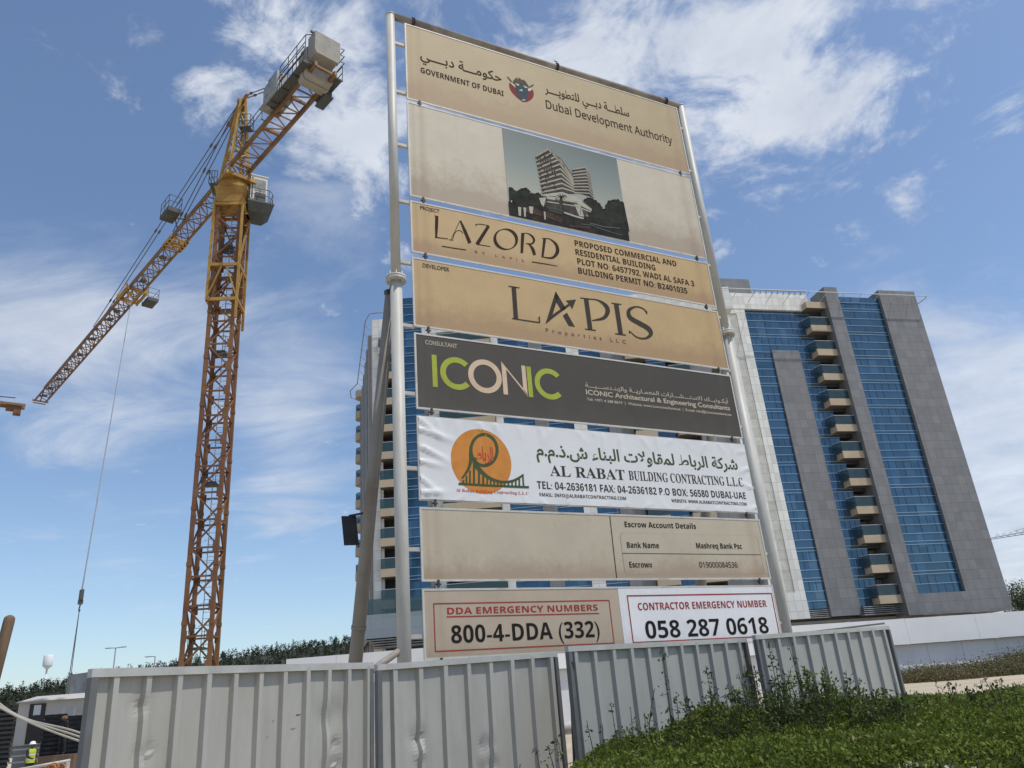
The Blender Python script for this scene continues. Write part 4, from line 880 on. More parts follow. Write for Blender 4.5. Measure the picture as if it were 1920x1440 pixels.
# tower head
mb = MB(); ap = jp(-.35, 0, 41.2)
fe = [jp(.75, .7, 34.6), jp(.75, -.7, 34.6), jp(-.75, -.7, 34.6), jp(-.75, .7, 34.6)]; te = [ap + JD * a + JN * b for a, b in ((.16, .16), (.16, -.16), (-.16, -.16), (-.16, .16))]
for i in range(4): mb.bar(fe[i], te[i], .17)
for k in range(6):
    for i in range(4):
        a0, a1 = fe[i] + (te[i] - fe[i]) * k / 6, fe[i] + (te[i] - fe[i]) * (k + 1) / 6; b0, b1 = fe[(i + 1) % 4] + (te[(i + 1) % 4] - fe[(i + 1) % 4]) * k / 6, fe[(i + 1) % 4] + (te[(i + 1) % 4] - fe[(i + 1) % 4]) * (k + 1) / 6
        mb.bar(a0, b0, .07); mb.bar(a0 if k % 2 else b0, b1 if k % 2 else a1, .07)
mb.bar(ap - JN * .3, ap + JN * .3, .3); mb.bar(ap + JD * .5 - UPZ * .8, ap, .2); mb.bar(ap, ap - JD * .9 + UPZ * .05, .18); cpart('tower_head', 'crane_yellow', mb)
mb = MB(); c = jp(-.75, .15, 38.6); mb.wbox((c[0] - .3, c[0] + .45), (c[1] - .3, c[1] + .3), (c[2], c[2] + .06))
for z in (.5, 1.05): mb.tube([c + np.array(v) + UPZ * z for v in ((-.3, -.3, 0), (.45, -.3, 0), (.45, .3, 0), (-.3, .3, 0), (-.3, -.3, 0))], .025, 5)
for v in ((-.3, -.3), (.45, -.3), (.45, .3), (-.3, .3)): mb.tube([c + np.array([*v, 0]), c + np.array([*v, 1.05])], .025, 5)
mb.tube([jp(-.5, .35, 35), jp(-.5, .3, 40)], .03, 5); mb.tube([jp(-.7, .2, 35), jp(-.6, .15, 40)], .03, 5)
cpart('platform', 'crane_dark', mb)
# jib
JB, JT = 35.25, 36.45; T1 = 47.3; hwj = .52
mb = MB()
for w in (-hwj, hwj): mb.bar(jp(.9, w, JB), jp(T1, w, JB), .13, .15)
mb.bar(jp(.9, 0, JT), jp(T1 - 1.0, 0, JT), .19, .17)
t = .9; k = 0; st = 1.15
while t < T1 - .5:
    t2 = min(t + st, T1)
    mb.bar(jp(t, -hwj, JB), jp(t, hwj, JB), .06)
    mb.bar(jp(t, -hwj if k % 2 else hwj, JB), jp(t2, hwj if k % 2 else -hwj, JB), .055)
    if t2 < T1 - .9:
        for w in (-hwj, hwj): mb.bar(jp(t, w, JB), jp((t + t2) / 2, 0, JT), .06); mb.bar(jp((t + t2) / 2, 0, JT), jp(t2, w, JB), .06)
    t += st; k += 1
mb.bar(jp(T1, -.75, JB), jp(T1, .75, JB), .14); mb.bar(jp(T1 + .3, -.6, JB - .15), jp(T1 + .3, .6, JB - .15), .1); mb.bar(jp(T1 - 1, 0, JT), jp(T1, 0, JB), .1)
cpart('jib', 'jib_rust', mb)
mb = MB()
for t in (9.3, 9.8, 10.3, 10.8): mb.bar(jp(t, -.62, JB - .05), jp(t, .62, JB - .05), .22, .1)
for s in (-1, 1): mb.bar(jp(9.2, s * .6, JB), jp(10.9, s * .6, JB), .2)
cpart('jib_joint', 'crane_yellow', mb)
mb = MB()
for t in (12.5, 16.8, 23, 24.8, 29.5, 33.5, 37.5, 40.5, 43.2, 45.6): mb.box(jp(t, 0, JB), JD, JN, UPZ, (-.25, .25), (-.25, .2), (.0, .1))
cpart('jib_plate', 'crane_dark', mb)
mb = MB(); c = jp(8.3, -1.15, 36.2)
mb.box(c, JD, JN, UPZ, (-.8, .8), (-.45, .45), (0, .35))
for z in (.8, 1.3): mb.tube([c + JD * a + JN * b + UPZ * z for a, b in ((-.8, -.45), (.8, -.45), (.8, .45), (-.8, .45), (-.8, -.45))], .025, 5)
for a, b in ((-.8, -.45), (0, -.45), (.8, -.45), (.8, .45), (-.8, .45)): mb.tube([c + JD * a + JN * b, c + JD * a + JN * b + UPZ * 1.3], .025, 5)
mb.bar(c + JN * .3, jp(8.3, 0, JT), .08); mb.bar(c + JN * .3 + UPZ * .1, jp(8.3, -hwj, JB), .08); cpart('jib_basket', 'crane_dark', mb)
# trolley, ropes, hook
TT = 19.4; mb = MB(); 
for t in (-1.1, 1.1):
    mb.bar(jp(TT + t, -.85, JB - .1), jp(TT + t, .85, JB - .1), .16); 
    for s in (-.78, .78): mb.bar(jp(TT + t, s, JB - .3), jp(TT + t, s, JB + .3), .14)
for s in (-.78, .78): mb.bar(jp(TT - 1.1, s, JB - .15), jp(TT + 1.1, s, JB - .15), .16)
for s in (-.3, .3): mb.bar(jp(TT - 1.1, s, JB - .25), jp(TT + 1.1, s, JB - .25), .12)
mb.bar(jp(TT - 1.1, -.78, JB - .2), jp(TT + 1.1, .78, JB - .2), .1); tr = cpart('trolley', 'crane_yellow', mb)
mb = MB(); c = jp(TT - .2, 1.4, JB - .55); mb.box(c, JD, JN, UPZ, (-.7, .7), (-.42, .42), (0, .3))
for z in (.7, 1.15): mb.tube([c + JD * a + JN * b + UPZ * z for a, b in ((-.7, -.42), (.7, -.42), (.7, .42), (-.7, .42), (-.7, -.42))], .022, 5)
for a, b in ((-.7, -.42), (.7, -.42), (.7, .42), (-.7, .42)): mb.tube([c + JD * a + JN * b, c + JD * a + JN * b + UPZ * 1.15], .022, 5)
mb.build('trolley_basket', 'crane_dark', tr)
HZ = 10.7
for a, b in ((-.5, -.12), (-.15, -.05), (.2, .05), (.9, .14)):
    mb = MB(); mb.tube([jp(TT + a, .25 * a, JB - .3), jp(TT + .3 + b, -.75, HZ + .7)], .022, 5); cpart('hoist_rope', 'hoist_rope', mb)
mb = MB(); h0 = jp(TT + .3, -.75, HZ); mb.box(h0, JD, JN, UPZ, (-.22, .22), (-.10, .10), (.05, .75)); mb.box(h0, JD, JN, UPZ, (-.14, .14), (-.14, .14), (-.25, .05))
mb.tube([h0 + UPZ * z + JD * x for x, z in ((0, -.2), (0, -.4), (.12, -.5), (.13, -.64), (0, -.74), (-.13, -.64))], .045, 6); cpart('hook_block', 'crane_dark', mb)
mb = MB(); mb.tube([h0 - UPZ * .7, h0 - UPZ * 7.5 + JD * .5], .03, 5); mb.tube([h0 - UPZ * .7, h0 - UPZ * 7.5 - JD * .1], .025, 5); cpart('sling', 'rope', mb)
# counter jib
T2 = -11.7; CB = 35.35; hc = .62; mb = MB()
for w in (-hc, hc): mb.bar(jp(-.6, w, CB), jp(T2, w, CB), .17, .30)
t = -.8; k = 0
while t > T2 + 2.2:
    t2 = t - .85; mb.bar(jp(t, -hc, CB), jp(t, hc, CB), .07); mb.bar(jp(t, -hc if k % 2 else hc, CB), jp(t2, hc if k % 2 else -hc, CB), .06); t = t2; k += 1
for t in (-1.2, -5.2, -8.5, T2 + .2): mb.bar(jp(t, -hc, CB), jp(t, hc, CB), .16)
cpart('counter_jib', 'jib_rust', mb)
mb = MB()
for s, lo, hi in ((-1, -11.4, -7.0), (1, -11.4, -9.0)):
    w = s * 1.15; mb.box(CX, JD, JN, UPZ, (lo, hi), (min(s * .75, s * 1.25), max(s * .75, s * 1.25)), (CB + .05, CB + .10))
    for z in (.6, 1.1): mb.tube([jp(lo, s * 1.22, CB + z), jp(hi, s * 1.22, CB + z)], .028, 5)
    for t in np.arange(lo, hi + .1, 1.3): mb.tube([jp(t, s * 1.22, CB), jp(t, s * 1.22, CB + 1.1)], .025, 5); mb.bar(jp(t, s * .6, CB), jp(t, s * 1.25, CB), .07)
for z in (.55, 1.05): mb.tube([jp(-7, -1.0, CB + z), jp(-2.2, -.9, CB + z)], .025, 5)
for t in np.arange(-7, -2, 1.2): mb.tube([jp(t, -.95, CB), jp(t, -.95, CB + 1.05)], .022, 5); mb.bar(jp(t, -.6, CB), jp(t, -1.0, CB), .06)
cpart('walkway', 'crane_dark', mb)
mb = MB(); mb.box(CX, JD, JN, UPZ, (-10.4, -9.2), (.72, 1.25), (CB - .55, CB - .45)); mb.box(CX, JD, JN, UPZ, (-10.3, -9.3), (.75, 1.2), (CB - .45, CB + .3)); cpart('service_box', 'crane_dark', mb)
mb = MB(); mb.box(CX, JD, JN, UPZ, (-8.5, -6.3), (-1.35, -.15), (CB + .12, CB + .3)); mb.box(CX, JD, JN, UPZ, (-8.3, -7.2), (-1.3, -.2), (CB + .3, CB + 1.75)); mb.box(CX, JD, JN, UPZ, (-7.2, -6.4), (-1.2, -.3), (CB + .3, CB + 1.2))
mb.tube([jp(-6.9, -1.25, CB + 1.3), jp(-6.9, -.25, CB + 1.3)], .42, 14); cpart('winch', 'crane_gray', mb)
for t0, t1, w, z0, z1, lab in ((-11.85, -11.05, .80, 36.0, 37.55, 'topmost end counterweight'), (-11.0, -10.67, .84, 34.95, 37.0, None), (-10.64, -10.34, .88, 34.9, 37.0, None), (-10.31, -10.0, .82, 35.0, 36.9, None)):
    mb = MB(); mb.box(CX, JD, JN, UPZ, (t0, t1), (-w, w), (z0 + .25, z1)); vs = [jp(t, s * w * f, z) for z, f in ((z0 + .25, 1), (z0, .86)) for t, s in ((t0, -1), (t1, -1), (t1, 1), (t0, 1))]
    mb.add(vs, [(0, 1, 5, 4), (1, 2, 6, 5), (2, 3, 7, 6), (3, 0, 4, 7), (7, 6, 5, 4)])
    if lab: mb.box(CX, JD, JN, UPZ, (t0 - .004, t0), (-w, w), (36.85, 36.88))
    o = cpart('counterweight', 'concrete', mb)
mb = MB(); mb.bar(jp(-11.5, -.9, 37.7), jp(-11.5, .6, 37.7), .12); 
for a in (-12.0, -11.0):
    pass
for z in (36.2, 36.7, 37.2): mb.tube([jp(-11.85, .85, z), jp(-11.9, 1.05, z), jp(-11.0, 1.05, z)], .03, 5)
for z in (36.0, 36.6, 37.1): mb.tube([jp(-11.6, -1.25, z), jp(-8.6, -1.25, z)], .025, 5)
for t in (-11.6, -10.6, -9.6, -8.6): mb.tube([jp(t, -1.25, 35.4), jp(t, -1.25, 37.1)], .025, 5)
mb.tube([jp(-11.6, -1.25, 37.1), jp(-11.6, -.4, 37.7)], .03, 5); cpart('end_railing', 'crane_dark', mb)
# pendant lines
for w in (-.14, .14):
    for tt, zz_, m in ((-8.3, CB + 1.9, 'rope'), (10.6, JT + .1, 'rope'), (29.5, JT + .1, 'rope')):
        mb = MB(); a = ap + JN * w + JD * (.2 if tt > 0 else -.6); b = jp(tt, w, zz_); mb.tube([a, b], .035, 5); u = (b - a) / np.linalg.norm(b - a)
        for f in (.15, .5, .85): mb.bar(a + (b - a) * f - u * .2, a + (b - a) * f + u * .2, .12)
        cpart('pendant_line', m, mb)
    mb = MB(); mb.tube([jp(-8.3, w, CB + 1.9), jp(-9.6, w * 3, CB + .2)], .035, 5); cpart('pendant_line', 'rope', mb)
    mb = MB(); mb.bar(ap + JD * .15 + JN * w, ap + JD * 1.6 - UPZ * 1.15 + JN * w, .12); cpart('pendant_link', 'jib_rust', mb)
mb = MB(); mb.tube([ap + JD * .9 - UPZ * .7, jp(1.5, 0, 38.0), jp(2.0, -.1, 37.2)], .04, 5); cpart('spare_rope', 'rope', mb)

# parts of two more cranes
E0 = atr(47, 763, 92); D0 = np.array([-.82, -.57, 0.]); X0 = np.array([-.57, .82, 0.])
c2 = thing('tower_crane', 'end of a brown crane counter jib with ballast at the left edge', 'tower crane', tuple(np.array([*(E0 + D0 * 13)[:2], 0])))
o_ = E0 + D0 * 0; zb = E0[2]
mb = MB()
for w in (-.5, .5): mb.bar(o_ + X0 * w, o_ + D0 * 13 + X0 * w, .25)
for k in range(10): mb.bar(o_ + D0 * (k * 1.3) + X0 * (.5 if k % 2 else -.5), o_ + D0 * (k * 1.3 + 1.3) + X0 * (-.5 if k % 2 else .5), .1)
mb.build('counter_jib', 'jib_rust', c2)
mb = MB(); mb.box(o_, D0, X0, UPZ, (.3, 1.0), (-.45, .45), (-.95, .1)); mb.box(o_, D0, X0, UPZ, (1.0, 1.7), (-.4, .4), (-.55, .1)); mb.build('counterweight', 'mast_rust', c2)
mb = MB(); mb.box(o_, D0, X0, UPZ, (3.2, 4.0), (-.6, .6), (.1, .7)); mb.tube([o_ + D0 * 1 + UPZ * .9, o_ + D0 * 4 + UPZ * .8], .06, 5); mb.build('winch', 'crane_dark', c2)
mb = MB(); mo = np.array([*(E0 + D0 * 13)[:2], 0])
for a in (-.8, .8):
    for b in (-.8, .8): mb.bar(mo + D0 * a + X0 * b, mo + D0 * a + X0 * b + UPZ * (zb + 6), .2)
for k in range(int(zb / 1.8)): mb.bar(mo + D0 * -.8 - X0 * .8 + UPZ * k * 1.8, mo + D0 * .8 - X0 * .8 + UPZ * (k + 1) * 1.8, .1); mb.bar(mo + D0 * .8 - X0 * .8 + UPZ * k * 1.8, mo + D0 * .8 + X0 * .8 + UPZ * (k + 1) * 1.8, .1)
mb.build('mast', 'mast_rust', c2)
E1 = atr(1866, 1010, 320); D1 = np.array([.85, -.53, 0.]); X1 = np.array([.53, .85, 0])
c3 = thing('tower_crane', 'faint red and white crane jib far off right of the tower', 'tower crane', tuple(np.array([*(E1 + D1 * 38)[:2], 0])))
mat('jib_pale', (.62, .55, .53), .6, .1, .2, col2=(.55, .36, .33), mixlo=.5, mixhi=.6)
mb = MB()
for z in (0, 1.6): mb.bar(E1 - D1 * 4 + UPZ * z * .2, E1 + D1 * 38 + UPZ * z, .2)
for k in range(18): mb.bar(E1 + D1 * (k * 2) + UPZ * 0, E1 + D1 * (k * 2 + 1) + UPZ * (1.5), .12); mb.bar(E1 + D1 * (k * 2 + 1) + UPZ * 1.5, E1 + D1 * (k * 2 + 2), .12)
mb.tube([E1 + D1 * 6 + UPZ * 1.5, E1 + D1 * 16 + UPZ * 2.8, E1 + D1 * 38 + UPZ * 9], .09, 5); mb.build('jib', 'jib_pale', c3)
mb = MB(); mo = np.array([*(E1 + D1 * 38)[:2], 0]); mb.bar(mo, mo + UPZ * (E1[2] + 9), 1.6); mb.build('mast', 'jib_pale', c3)

# ================================================================== CORRUGATED HOARDING
mat('sheet_gray', (.385, .382, .352), .5, .07, 1.6, .03, 30, col2=(.30, .29, .26), mixlo=.44, mixhi=.72, stretch=(2.2, 2.2, .5), spec=.35)
mat('sheet_gray_cool', (.345, .352, .33), .5, .07, 1.6, .03, 30, col2=(.27, .27, .25), mixlo=.44, mixhi=.72, stretch=(2.2, 2.2, .5), spec=.35)
mat('scratch', (.12, .10, .08), .8)
def fence(a, b, n_rib, dents, label, m, phase=.3, lean=0.0, scratches=()):
    a, b = np.array(a), np.array(b); L = math.hypot(*(b - a)[:2]); u = np.array([(b - a)[0], (b - a)[1], 0]) / L; n = np.array([u[1], -u[0], 0]); up = UPZ - n * lean; base = np.array([a[0], a[1], 0])
    th = thing('corrugated_hoarding', label, 'fence panel', tuple(base), 'corrugated hoarding panels along the site')
    zt = lambda x: a[2] + (b[2] - a[2]) * x / L
    # sheet
    p = L / n_rib; us, ds = [0.03], [0.0]
    for k in range(-1, n_rib + 1):
        c = (k + phase) * p
        for du, d in ((0, 0), (.05, 1), (.09, 1), (.215, 1), (.265, 0), (.45, 0), (.62, 0), (.8, 0)):
            x = c + du * p
            if .03 < x < L - .03: us.append(x); ds.append(d * .040)
    us.append(L - .03); ds.append(0); xs_, dd = [], []
    for i in range(len(us) - 1):
        k = max(1, int((us[i + 1] - us[i]) / .028))
        for j in range(k): t = j / k; xs_.append(us[i] + (us[i + 1] - us[i]) * t); dd.append(ds[i] + (ds[i + 1] - ds[i]) * t)
    xs_.append(us[-1]); dd.append(ds[-1]); zs = np.linspace(0.06, 1, 66); V, F = [], []
    for zi in zs:
        for x, d in zip(xs_, dd):
            z = zi * (zt(x) - .03); w = d + .004 * math.sin(z * 2.1 + x * 1.3) + .003 * math.sin(x * 7 + z)
            for (du, dz, r, am) in dents:
                q = ((x - du) / r) ** 2 + ((z - dz) / r) ** 2
                if q < 9: w -= .8 * am * math.exp(-q) * (1 + .25 * math.sin(3.1 * (x - du) / r + 2 * (z - dz) / r + 40 * du))
            V.append(base + u * x + n * (w - .026) + up * z)
    nx = len(xs_)
    for j in range(len(zs) - 1):
        for i in range(nx - 1): q = j * nx + i; F.append((q, q + 1, q + nx + 1, q + nx))
    mb = MB(); mb.add(V, F); sh = mb.build('corrugated_sheet', m, th)
    mb = MB(); tb = zt(0)
    o0 = base + up * (a[2] - .05); o1 = base + u * L + up * (b[2] - .05); d = (o1 - o0) / np.linalg.norm(o1 - o0)
    mb.box(o0, d, n, np.cross(d, n) * (1 if np.cross(d, n)[2] > 0 else -1), (0, np.linalg.norm(o1 - o0)), (-.035, .0155), (0, .05)); mb.build('top_rail', 'rail_gray', th)
    for x in (0, L - .045):
        mb = MB(); mb.box(base + u * x, u, n, up, (0, .045), (-.035, .018), (0, zt(x) - .052)); mb.build('post', 'galv', th)
    mb = MB()
    for k in range(0, n_rib):
        for zf in (.12, .52):
            x = (k + phase) * p + .14 * p
            if .06 < x < L - .06: q = base + u * x + up * (zt(x) * zf) + n * .0125; mb.box(q, u, n, up, (-.006, .006), (0, .006), (-.006, .006))
    mb.build('screw_row', 'galv', th)
    if scratches:
        mb = MB()
        for x0, z0, x1, z1, w in scratches:
            q = [base + u * x + n * .0165 + up * z for x, z in ((x0, z0), (x0 + w, z0), (x1 + w * .4, z1), (x1, z1))]; mb.add(q, [(0, 1, 2, 3)])
        mb.build('scratch_mark', 'scratch', th)
    return th
F1a, F1b = atz(171, 1254, 2.0), atz(698, 1242, 2.03)
F2a, F2b = atz(706, 1246, 2.02), atz(1043, 1222, 2.09)
F3a, F3b = atz(1063, 1212, 2.09), atz(1398, 1196, 2.14)
F4a, F4b = atz(1414, 1191, 2.15), atz(1665, 1173, 2.24)
fence(F1a, F1b, 11, [(.42, 1.50, .06, .02), (.35, 1.78, .05, .02), (.62, 1.27, .07, .03), (.9, 1.16, .05, .022), (.72, .92, .11, .03), (1.0, .93, .05, .025), (1.98, 1.62, .12, .035), (2.0, 1.25, .09, .045), (2.02, 1.42, .05, .03), (.3, 1.2, .05, .015), (.55, .85, .1, .03), (1.5, 1.0, .15, .012), (1.9, .8, .12, .03), (.66, 1.26, .022, -.02), (.44, 1.49, .02, -.018), (.98, 1.17, .022, -.02), (.74, .95, .02, -.02), (1.0, .93, .02, -.02), (2.03, 1.27, .022, -.025), (1.96, 1.18, .02, -.025)],
      'pale dented corrugated panel nearest on the left with scratch marks', 'sheet_gray', .62, 0, [(1.26, 1.30, 1.235, .80, .012), (1.30, 1.05, 1.27, .78, .02), (1.36, 1.2, 1.34, .85, .012), (1.62, 1.2, 1.60, .95, .007), (1.37, 1.635, 1.37, 1.62, .012), (1.585, 1.665, 1.585, 1.652, .06)])
fence(F2a, F2b, 8, [(.42, 1.42, .08, .02), (.44, 1.28, .045, -.03), (.45, 1.40, .03, .03), (1.2, 1.28, .07, .03), (1.22, 1.08, .10, .04), (.9, .98, .05, .03), (1.1, .96, .05, .025), (.6, 1.0, .06, .02)],
      'corrugated panel with its top sloping up to the right and open gap beside it', 'sheet_gray', .55)
fence(F3a, F3b, 11, [(.9, .9, .15, .01)], 'clean corrugated panel half covered by weeds in front of the white number sheet', 'sheet_gray_cool', .25)
fence(F4a, F4b, 10, [(.5, 1.0, .12, .01)], 'last corrugated panel on the right with a loose bar on its top rail', 'sheet_gray_cool', .35)
mb = MB(); q0, q1 = atz(1470, 1191, 2.205), atz(1657, 1169, 2.31); mb.bar(q0, q1, .035, .025); tag(mb.build('loose_bar', 'galv'), 'thin grey bar lying loose on top of the last fence panel', 'metal bar')
mb = MB(); g0 = atz(1053, 1350, 1.45) + np.array([.1, .25, 0]); mb.bar(np.array([g0[0] - .05, g0[1] + .3, 0]), np.array([g0[0] + .05, g0[1] + .1, 1.95]), .04); tag(mb.build('fence_prop', 'tie_dark'), 'dark leaning prop seen through the gap between fence panels', 'fence prop')

# ================================================================== HEDGE
mat('hedge_shade', (.022, .028, .012), .9, .4, 9, .6, 30)
leaf_mat('hedge_leaf', (.140, .178, .028), (.100, .134, .022), 2.2, .3)
leaf_mat('weed_leaf', (.055, .085, .02), (.04, .065, .016), 3, .2)
mat('twig', (.05, .045, .025), .8)
def h_noise(x, y): return .5 * math.sin(x * 3.1 + y * 1.7) + .35 * math.sin(x * 6.3 - y * 4.9 + 1) + .3 * math.sin(x * 11 + y * 9 + 2)
def fence_y(x):
    pts = [F3a, F3b, F4a, F4b]; 
    for p, q in zip(pts[:-1], pts[1:]):
        if x <= q[0]: t = max(0, (x - p[0]) / (q[0] - p[0])); return p[1] + (q[1] - p[1]) * t
    return 9.6 if x > F4b[0] + .5 else F4b[1] + (9.6 - F4b[1]) * (x - F4b[0]) / .5
FE = [(-.35, 5.4), (-.05, 4.8)] + [tuple(atz(px, py, 1.2)[:2]) for px, py in ((1180, 1462), (1330, 1452), (1470, 1438), (1620, 1418), (1760, 1402), (1900, 1386), (2050, 1378))] + [(9, 4.3)]
def front_y(x): return float(np.interp(x, [p[0] for p in FE], [p[1] for p in FE]))
def H(x, y):
    h = 1.19 + .02 * smooth(4, 7, y) + .10 * smooth(.8, 3.0, x) * smooth(4, 7, y) + .02 * smooth(7, 9.5, y) + .045 * h_noise(x, y)
    h += .15 * math.exp(-((x - 1.9) / .6) ** 2 - ((y - 6.75) / .45) ** 2) + .15 * math.exp(-((x - 1.3) / .45) ** 2 - ((y - 6.75) / .3) ** 2)
    xl = -.16 + (y - 5) * .2; e = min(1, max(0, (x - xl) / .4)); h -= .16 * (1 - e) ** 2
    f = min(1, max(0, (y - front_y(x)) / .3)); return h - .10 * (1 - f) ** 2
hedge = thing('hedge', 'dense green leafy hedge in front of the fence at lower right with tall shoots', 'hedge', (3, 5.5, 0))
# leaves over the top and down the front
C = []; tries = 0
while len(C) < 170000:
    n_ = 20000; x = rng.uniform(-.3, 8.6, n_); y = rng.uniform(2.9, 9.7, n_); keep = rng.uniform(0, 1, n_) < np.clip((5.2 / np.hypot(x, y)) ** 1.7, .12, 1)
    for a, b in zip(x[keep], y[keep]):
        if b > fence_y(a) - .06 or b < front_y(a) or a < -.18 + (b - 5) * .2 or a > b * .78 + .6: continue
        C.append((a, b, H(a, b) - abs(rng.normal()) * .055 + .02))
C = np.array(C); leaf_mesh('foliage', C, .0265, 'hedge_leaf', hedge, .1, .45)
C = []
for k in range(52000):
    x = rng.uniform(-.2, 5.2); y = front_y(x) - abs(rng.normal()) * .05 + .03; z = 1.0 * rng.uniform(.2, 1.08) ; z = min(z, H(x, y + .05)); C.append((x, y + (1.1 - z) * .12 * rng.uniform(.6, 1.2), z))
leaf_mesh('foliage', np.array(C), .031, 'hedge_leaf', hedge, .1, .35)
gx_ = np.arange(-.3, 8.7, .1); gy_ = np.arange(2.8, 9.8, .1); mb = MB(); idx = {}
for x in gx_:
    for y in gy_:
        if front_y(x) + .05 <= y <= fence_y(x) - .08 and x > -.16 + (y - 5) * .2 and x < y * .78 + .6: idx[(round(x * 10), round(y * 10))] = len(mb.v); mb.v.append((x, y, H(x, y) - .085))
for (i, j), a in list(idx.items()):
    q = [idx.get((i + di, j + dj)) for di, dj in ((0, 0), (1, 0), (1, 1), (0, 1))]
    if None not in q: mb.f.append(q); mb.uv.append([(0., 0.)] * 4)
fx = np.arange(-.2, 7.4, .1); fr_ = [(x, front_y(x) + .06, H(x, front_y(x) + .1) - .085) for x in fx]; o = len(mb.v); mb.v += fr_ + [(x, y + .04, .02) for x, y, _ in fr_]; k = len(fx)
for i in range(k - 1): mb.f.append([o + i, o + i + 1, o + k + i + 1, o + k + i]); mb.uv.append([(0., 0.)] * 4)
mb.build('shade_core', 'hedge_shade', hedge)  # near-black core sheet; shade inside the hedge is put into its colour
def shoot(base, tip, bend, nl, size, m='weed_leaf', parent=hedge, side=.05, stem=.005):
    base, tip = np.array(base), np.array(tip); pts = []
    for t in np.linspace(0, 1, 9): pts.append(base + (tip - base) * t + np.array([bend * math.sin(t * math.pi), 0, 0]))
    mb = MB(); mb.tube(pts, list(np.linspace(stem, stem * .35, 9)), 5); C = []
    for k in range(nl):
        t = rng.uniform(.06, 1) ** .8; p = base + (tip - base) * t + np.array([bend * math.sin(t * math.pi), 0, 0]); q = p + rng.normal(size=3) * side * (1.15 - t) * np.array([1.3, 1, .5]); C.append(q)
        if k % 4 == 0: mb.tube([p, q], .0022, 4)
    s = mb.build('shoot', 'twig', parent); leaf_mesh('shoot_leaves', np.array(C), size, m, s, 0, .35, .6)
def sh(px, ytop, d, lean=0, nl=40, bend=.0, side=.06, size=.029, stem=.006):
    t = atr(px, ytop, d); shoot((t[0] - lean, t[1] - .02, 1.05), t, bend, nl, size, 'weed_leaf', hedge, side, stem)
for a in ((1241, 1212, 6.75, .02, 42, .0, .06, .03), (1228, 1290, 6.7, .1, 24, -.04, .05), (1323, 1248, 6.85, -.01, 70, .0, .05), (1384, 1262, 6.8, .12, 26, .07, .06), (1398, 1232, 6.95, -.02, 14), (1440, 1203, 6.95, 0, 60, .0, .05), (1479, 1211, 7.0, -.02, 55, .02, .06),
          (1455, 1250, 6.9, .03, 60, 0, .09), (1500, 1262, 6.95, .05, 50, 0, .08), (1146, 1322, 6.5, -.02, 18, 0, .05), (1182, 1325, 6.5, .02, 16, 0, .05), (1100, 1352, 6.2, -.05, 26, 0, .06), (1130, 1358, 6.3, .03, 22), (1208, 1336, 6.5, .02, 30), (1268, 1305, 6.7, .03, 50, 0, .08), (1290, 1315, 6.7, -.02, 50, 0, .08),
          (1586, 1257, 6.9, .13, 16, .02, .03), (1541, 1262, 7.0, .03, 26, 0, .05), (1525, 1268, 7.0, .0, 30, 0, .06), (1677, 1281, 6.9, .02, 22, 0, .05), (1612, 1306, 6.8, .02, 20), (1640, 1308, 6.8, -.02, 18), (1027, 1398, 5.6, -.06, 26, 0, .05), (1005, 1402, 5.3, -.03, 18, 0, .04), (1045, 1385, 5.8, -.05, 22, 0, .05),
          (1777, 1276, 7.4, .02, 70, 0, .06), (1790, 1285, 7.4, .03, 50, 0, .08), (1846, 1272, 7.6, -.04, 34, .02, .06), (1838, 1276, 7.6, .02, 22, 0, .05), (1898, 1281, 7.8, .03, 50, 0, .08), (1735, 1301, 7.2, .02, 34, 0, .06), (1870, 1284, 7.6, .03, 50, 0, .09), (1812, 1290, 7.4, 0, 40, 0, .08),
          (1415, 1255, 6.95, .02, 70, 0, .09), (1430, 1275, 6.8, .02, 70, 0, .10), (1520, 1290, 6.8, .02, 60, 0, .1), (1330, 1290, 6.7, .02, 60, 0, .09), (1360, 1300, 6.7, .0, 60, 0, .1), (1465, 1290, 6.7, .0, 80, 0, .1)):
    sh(*a)
for k in range(70):
    x = rng.uniform(.6, 6.5); y = rng.uniform(front_y(x) + .4, min(fence_y(x) - .25, 8.8)); 
    if x < .4 + (y - 5) * .16 or x > y * .75: continue
    h = rng.uniform(.05, .16); shoot((x, y, H(x, y) - .05), (x + rng.normal() * .03, y + rng.normal() * .03, H(x, y) + h), 0, 12, .033, 'hedge_leaf', hedge, .035, .003)

for k in range(190):
    x = rng.normal(2.0, .7); y = rng.uniform(6.1, 7.2)
    if not .5 < x < 3.3: continue
    w_ = math.exp(-((x - 2.05) / .55) ** 2); h = rng.uniform(.05, .12 + .24 * w_); lx_, ly_ = rng.normal(size=2) * .07; z0 = H(x, y) - .06
    shoot((x, y, z0), (x + lx_, y + ly_, z0 + .06 + h), rng.normal() * .03, int(26 + 110 * h), .027, 'weed_leaf' if rng.uniform() < .6 else 'hedge_leaf', hedge, .05, .004)

D_ = []
for k in range(1500):
    x = rng.uniform(.3, 6); y = rng.uniform(3.5, 8.5)
    if y < front_y(x) or y > fence_y(x) - .1 or x > y * .75 or x < (y - 5) * .2: continue
    D_.append((x, y, H(x, y) + rng.normal() * .02))
mat('dry_leaf', (.22, .17, .07), .8, .3, 4)
leaf_mesh('dry_leaves', np.array(D_), .026, 'dry_leaf', hedge, .2, .4)

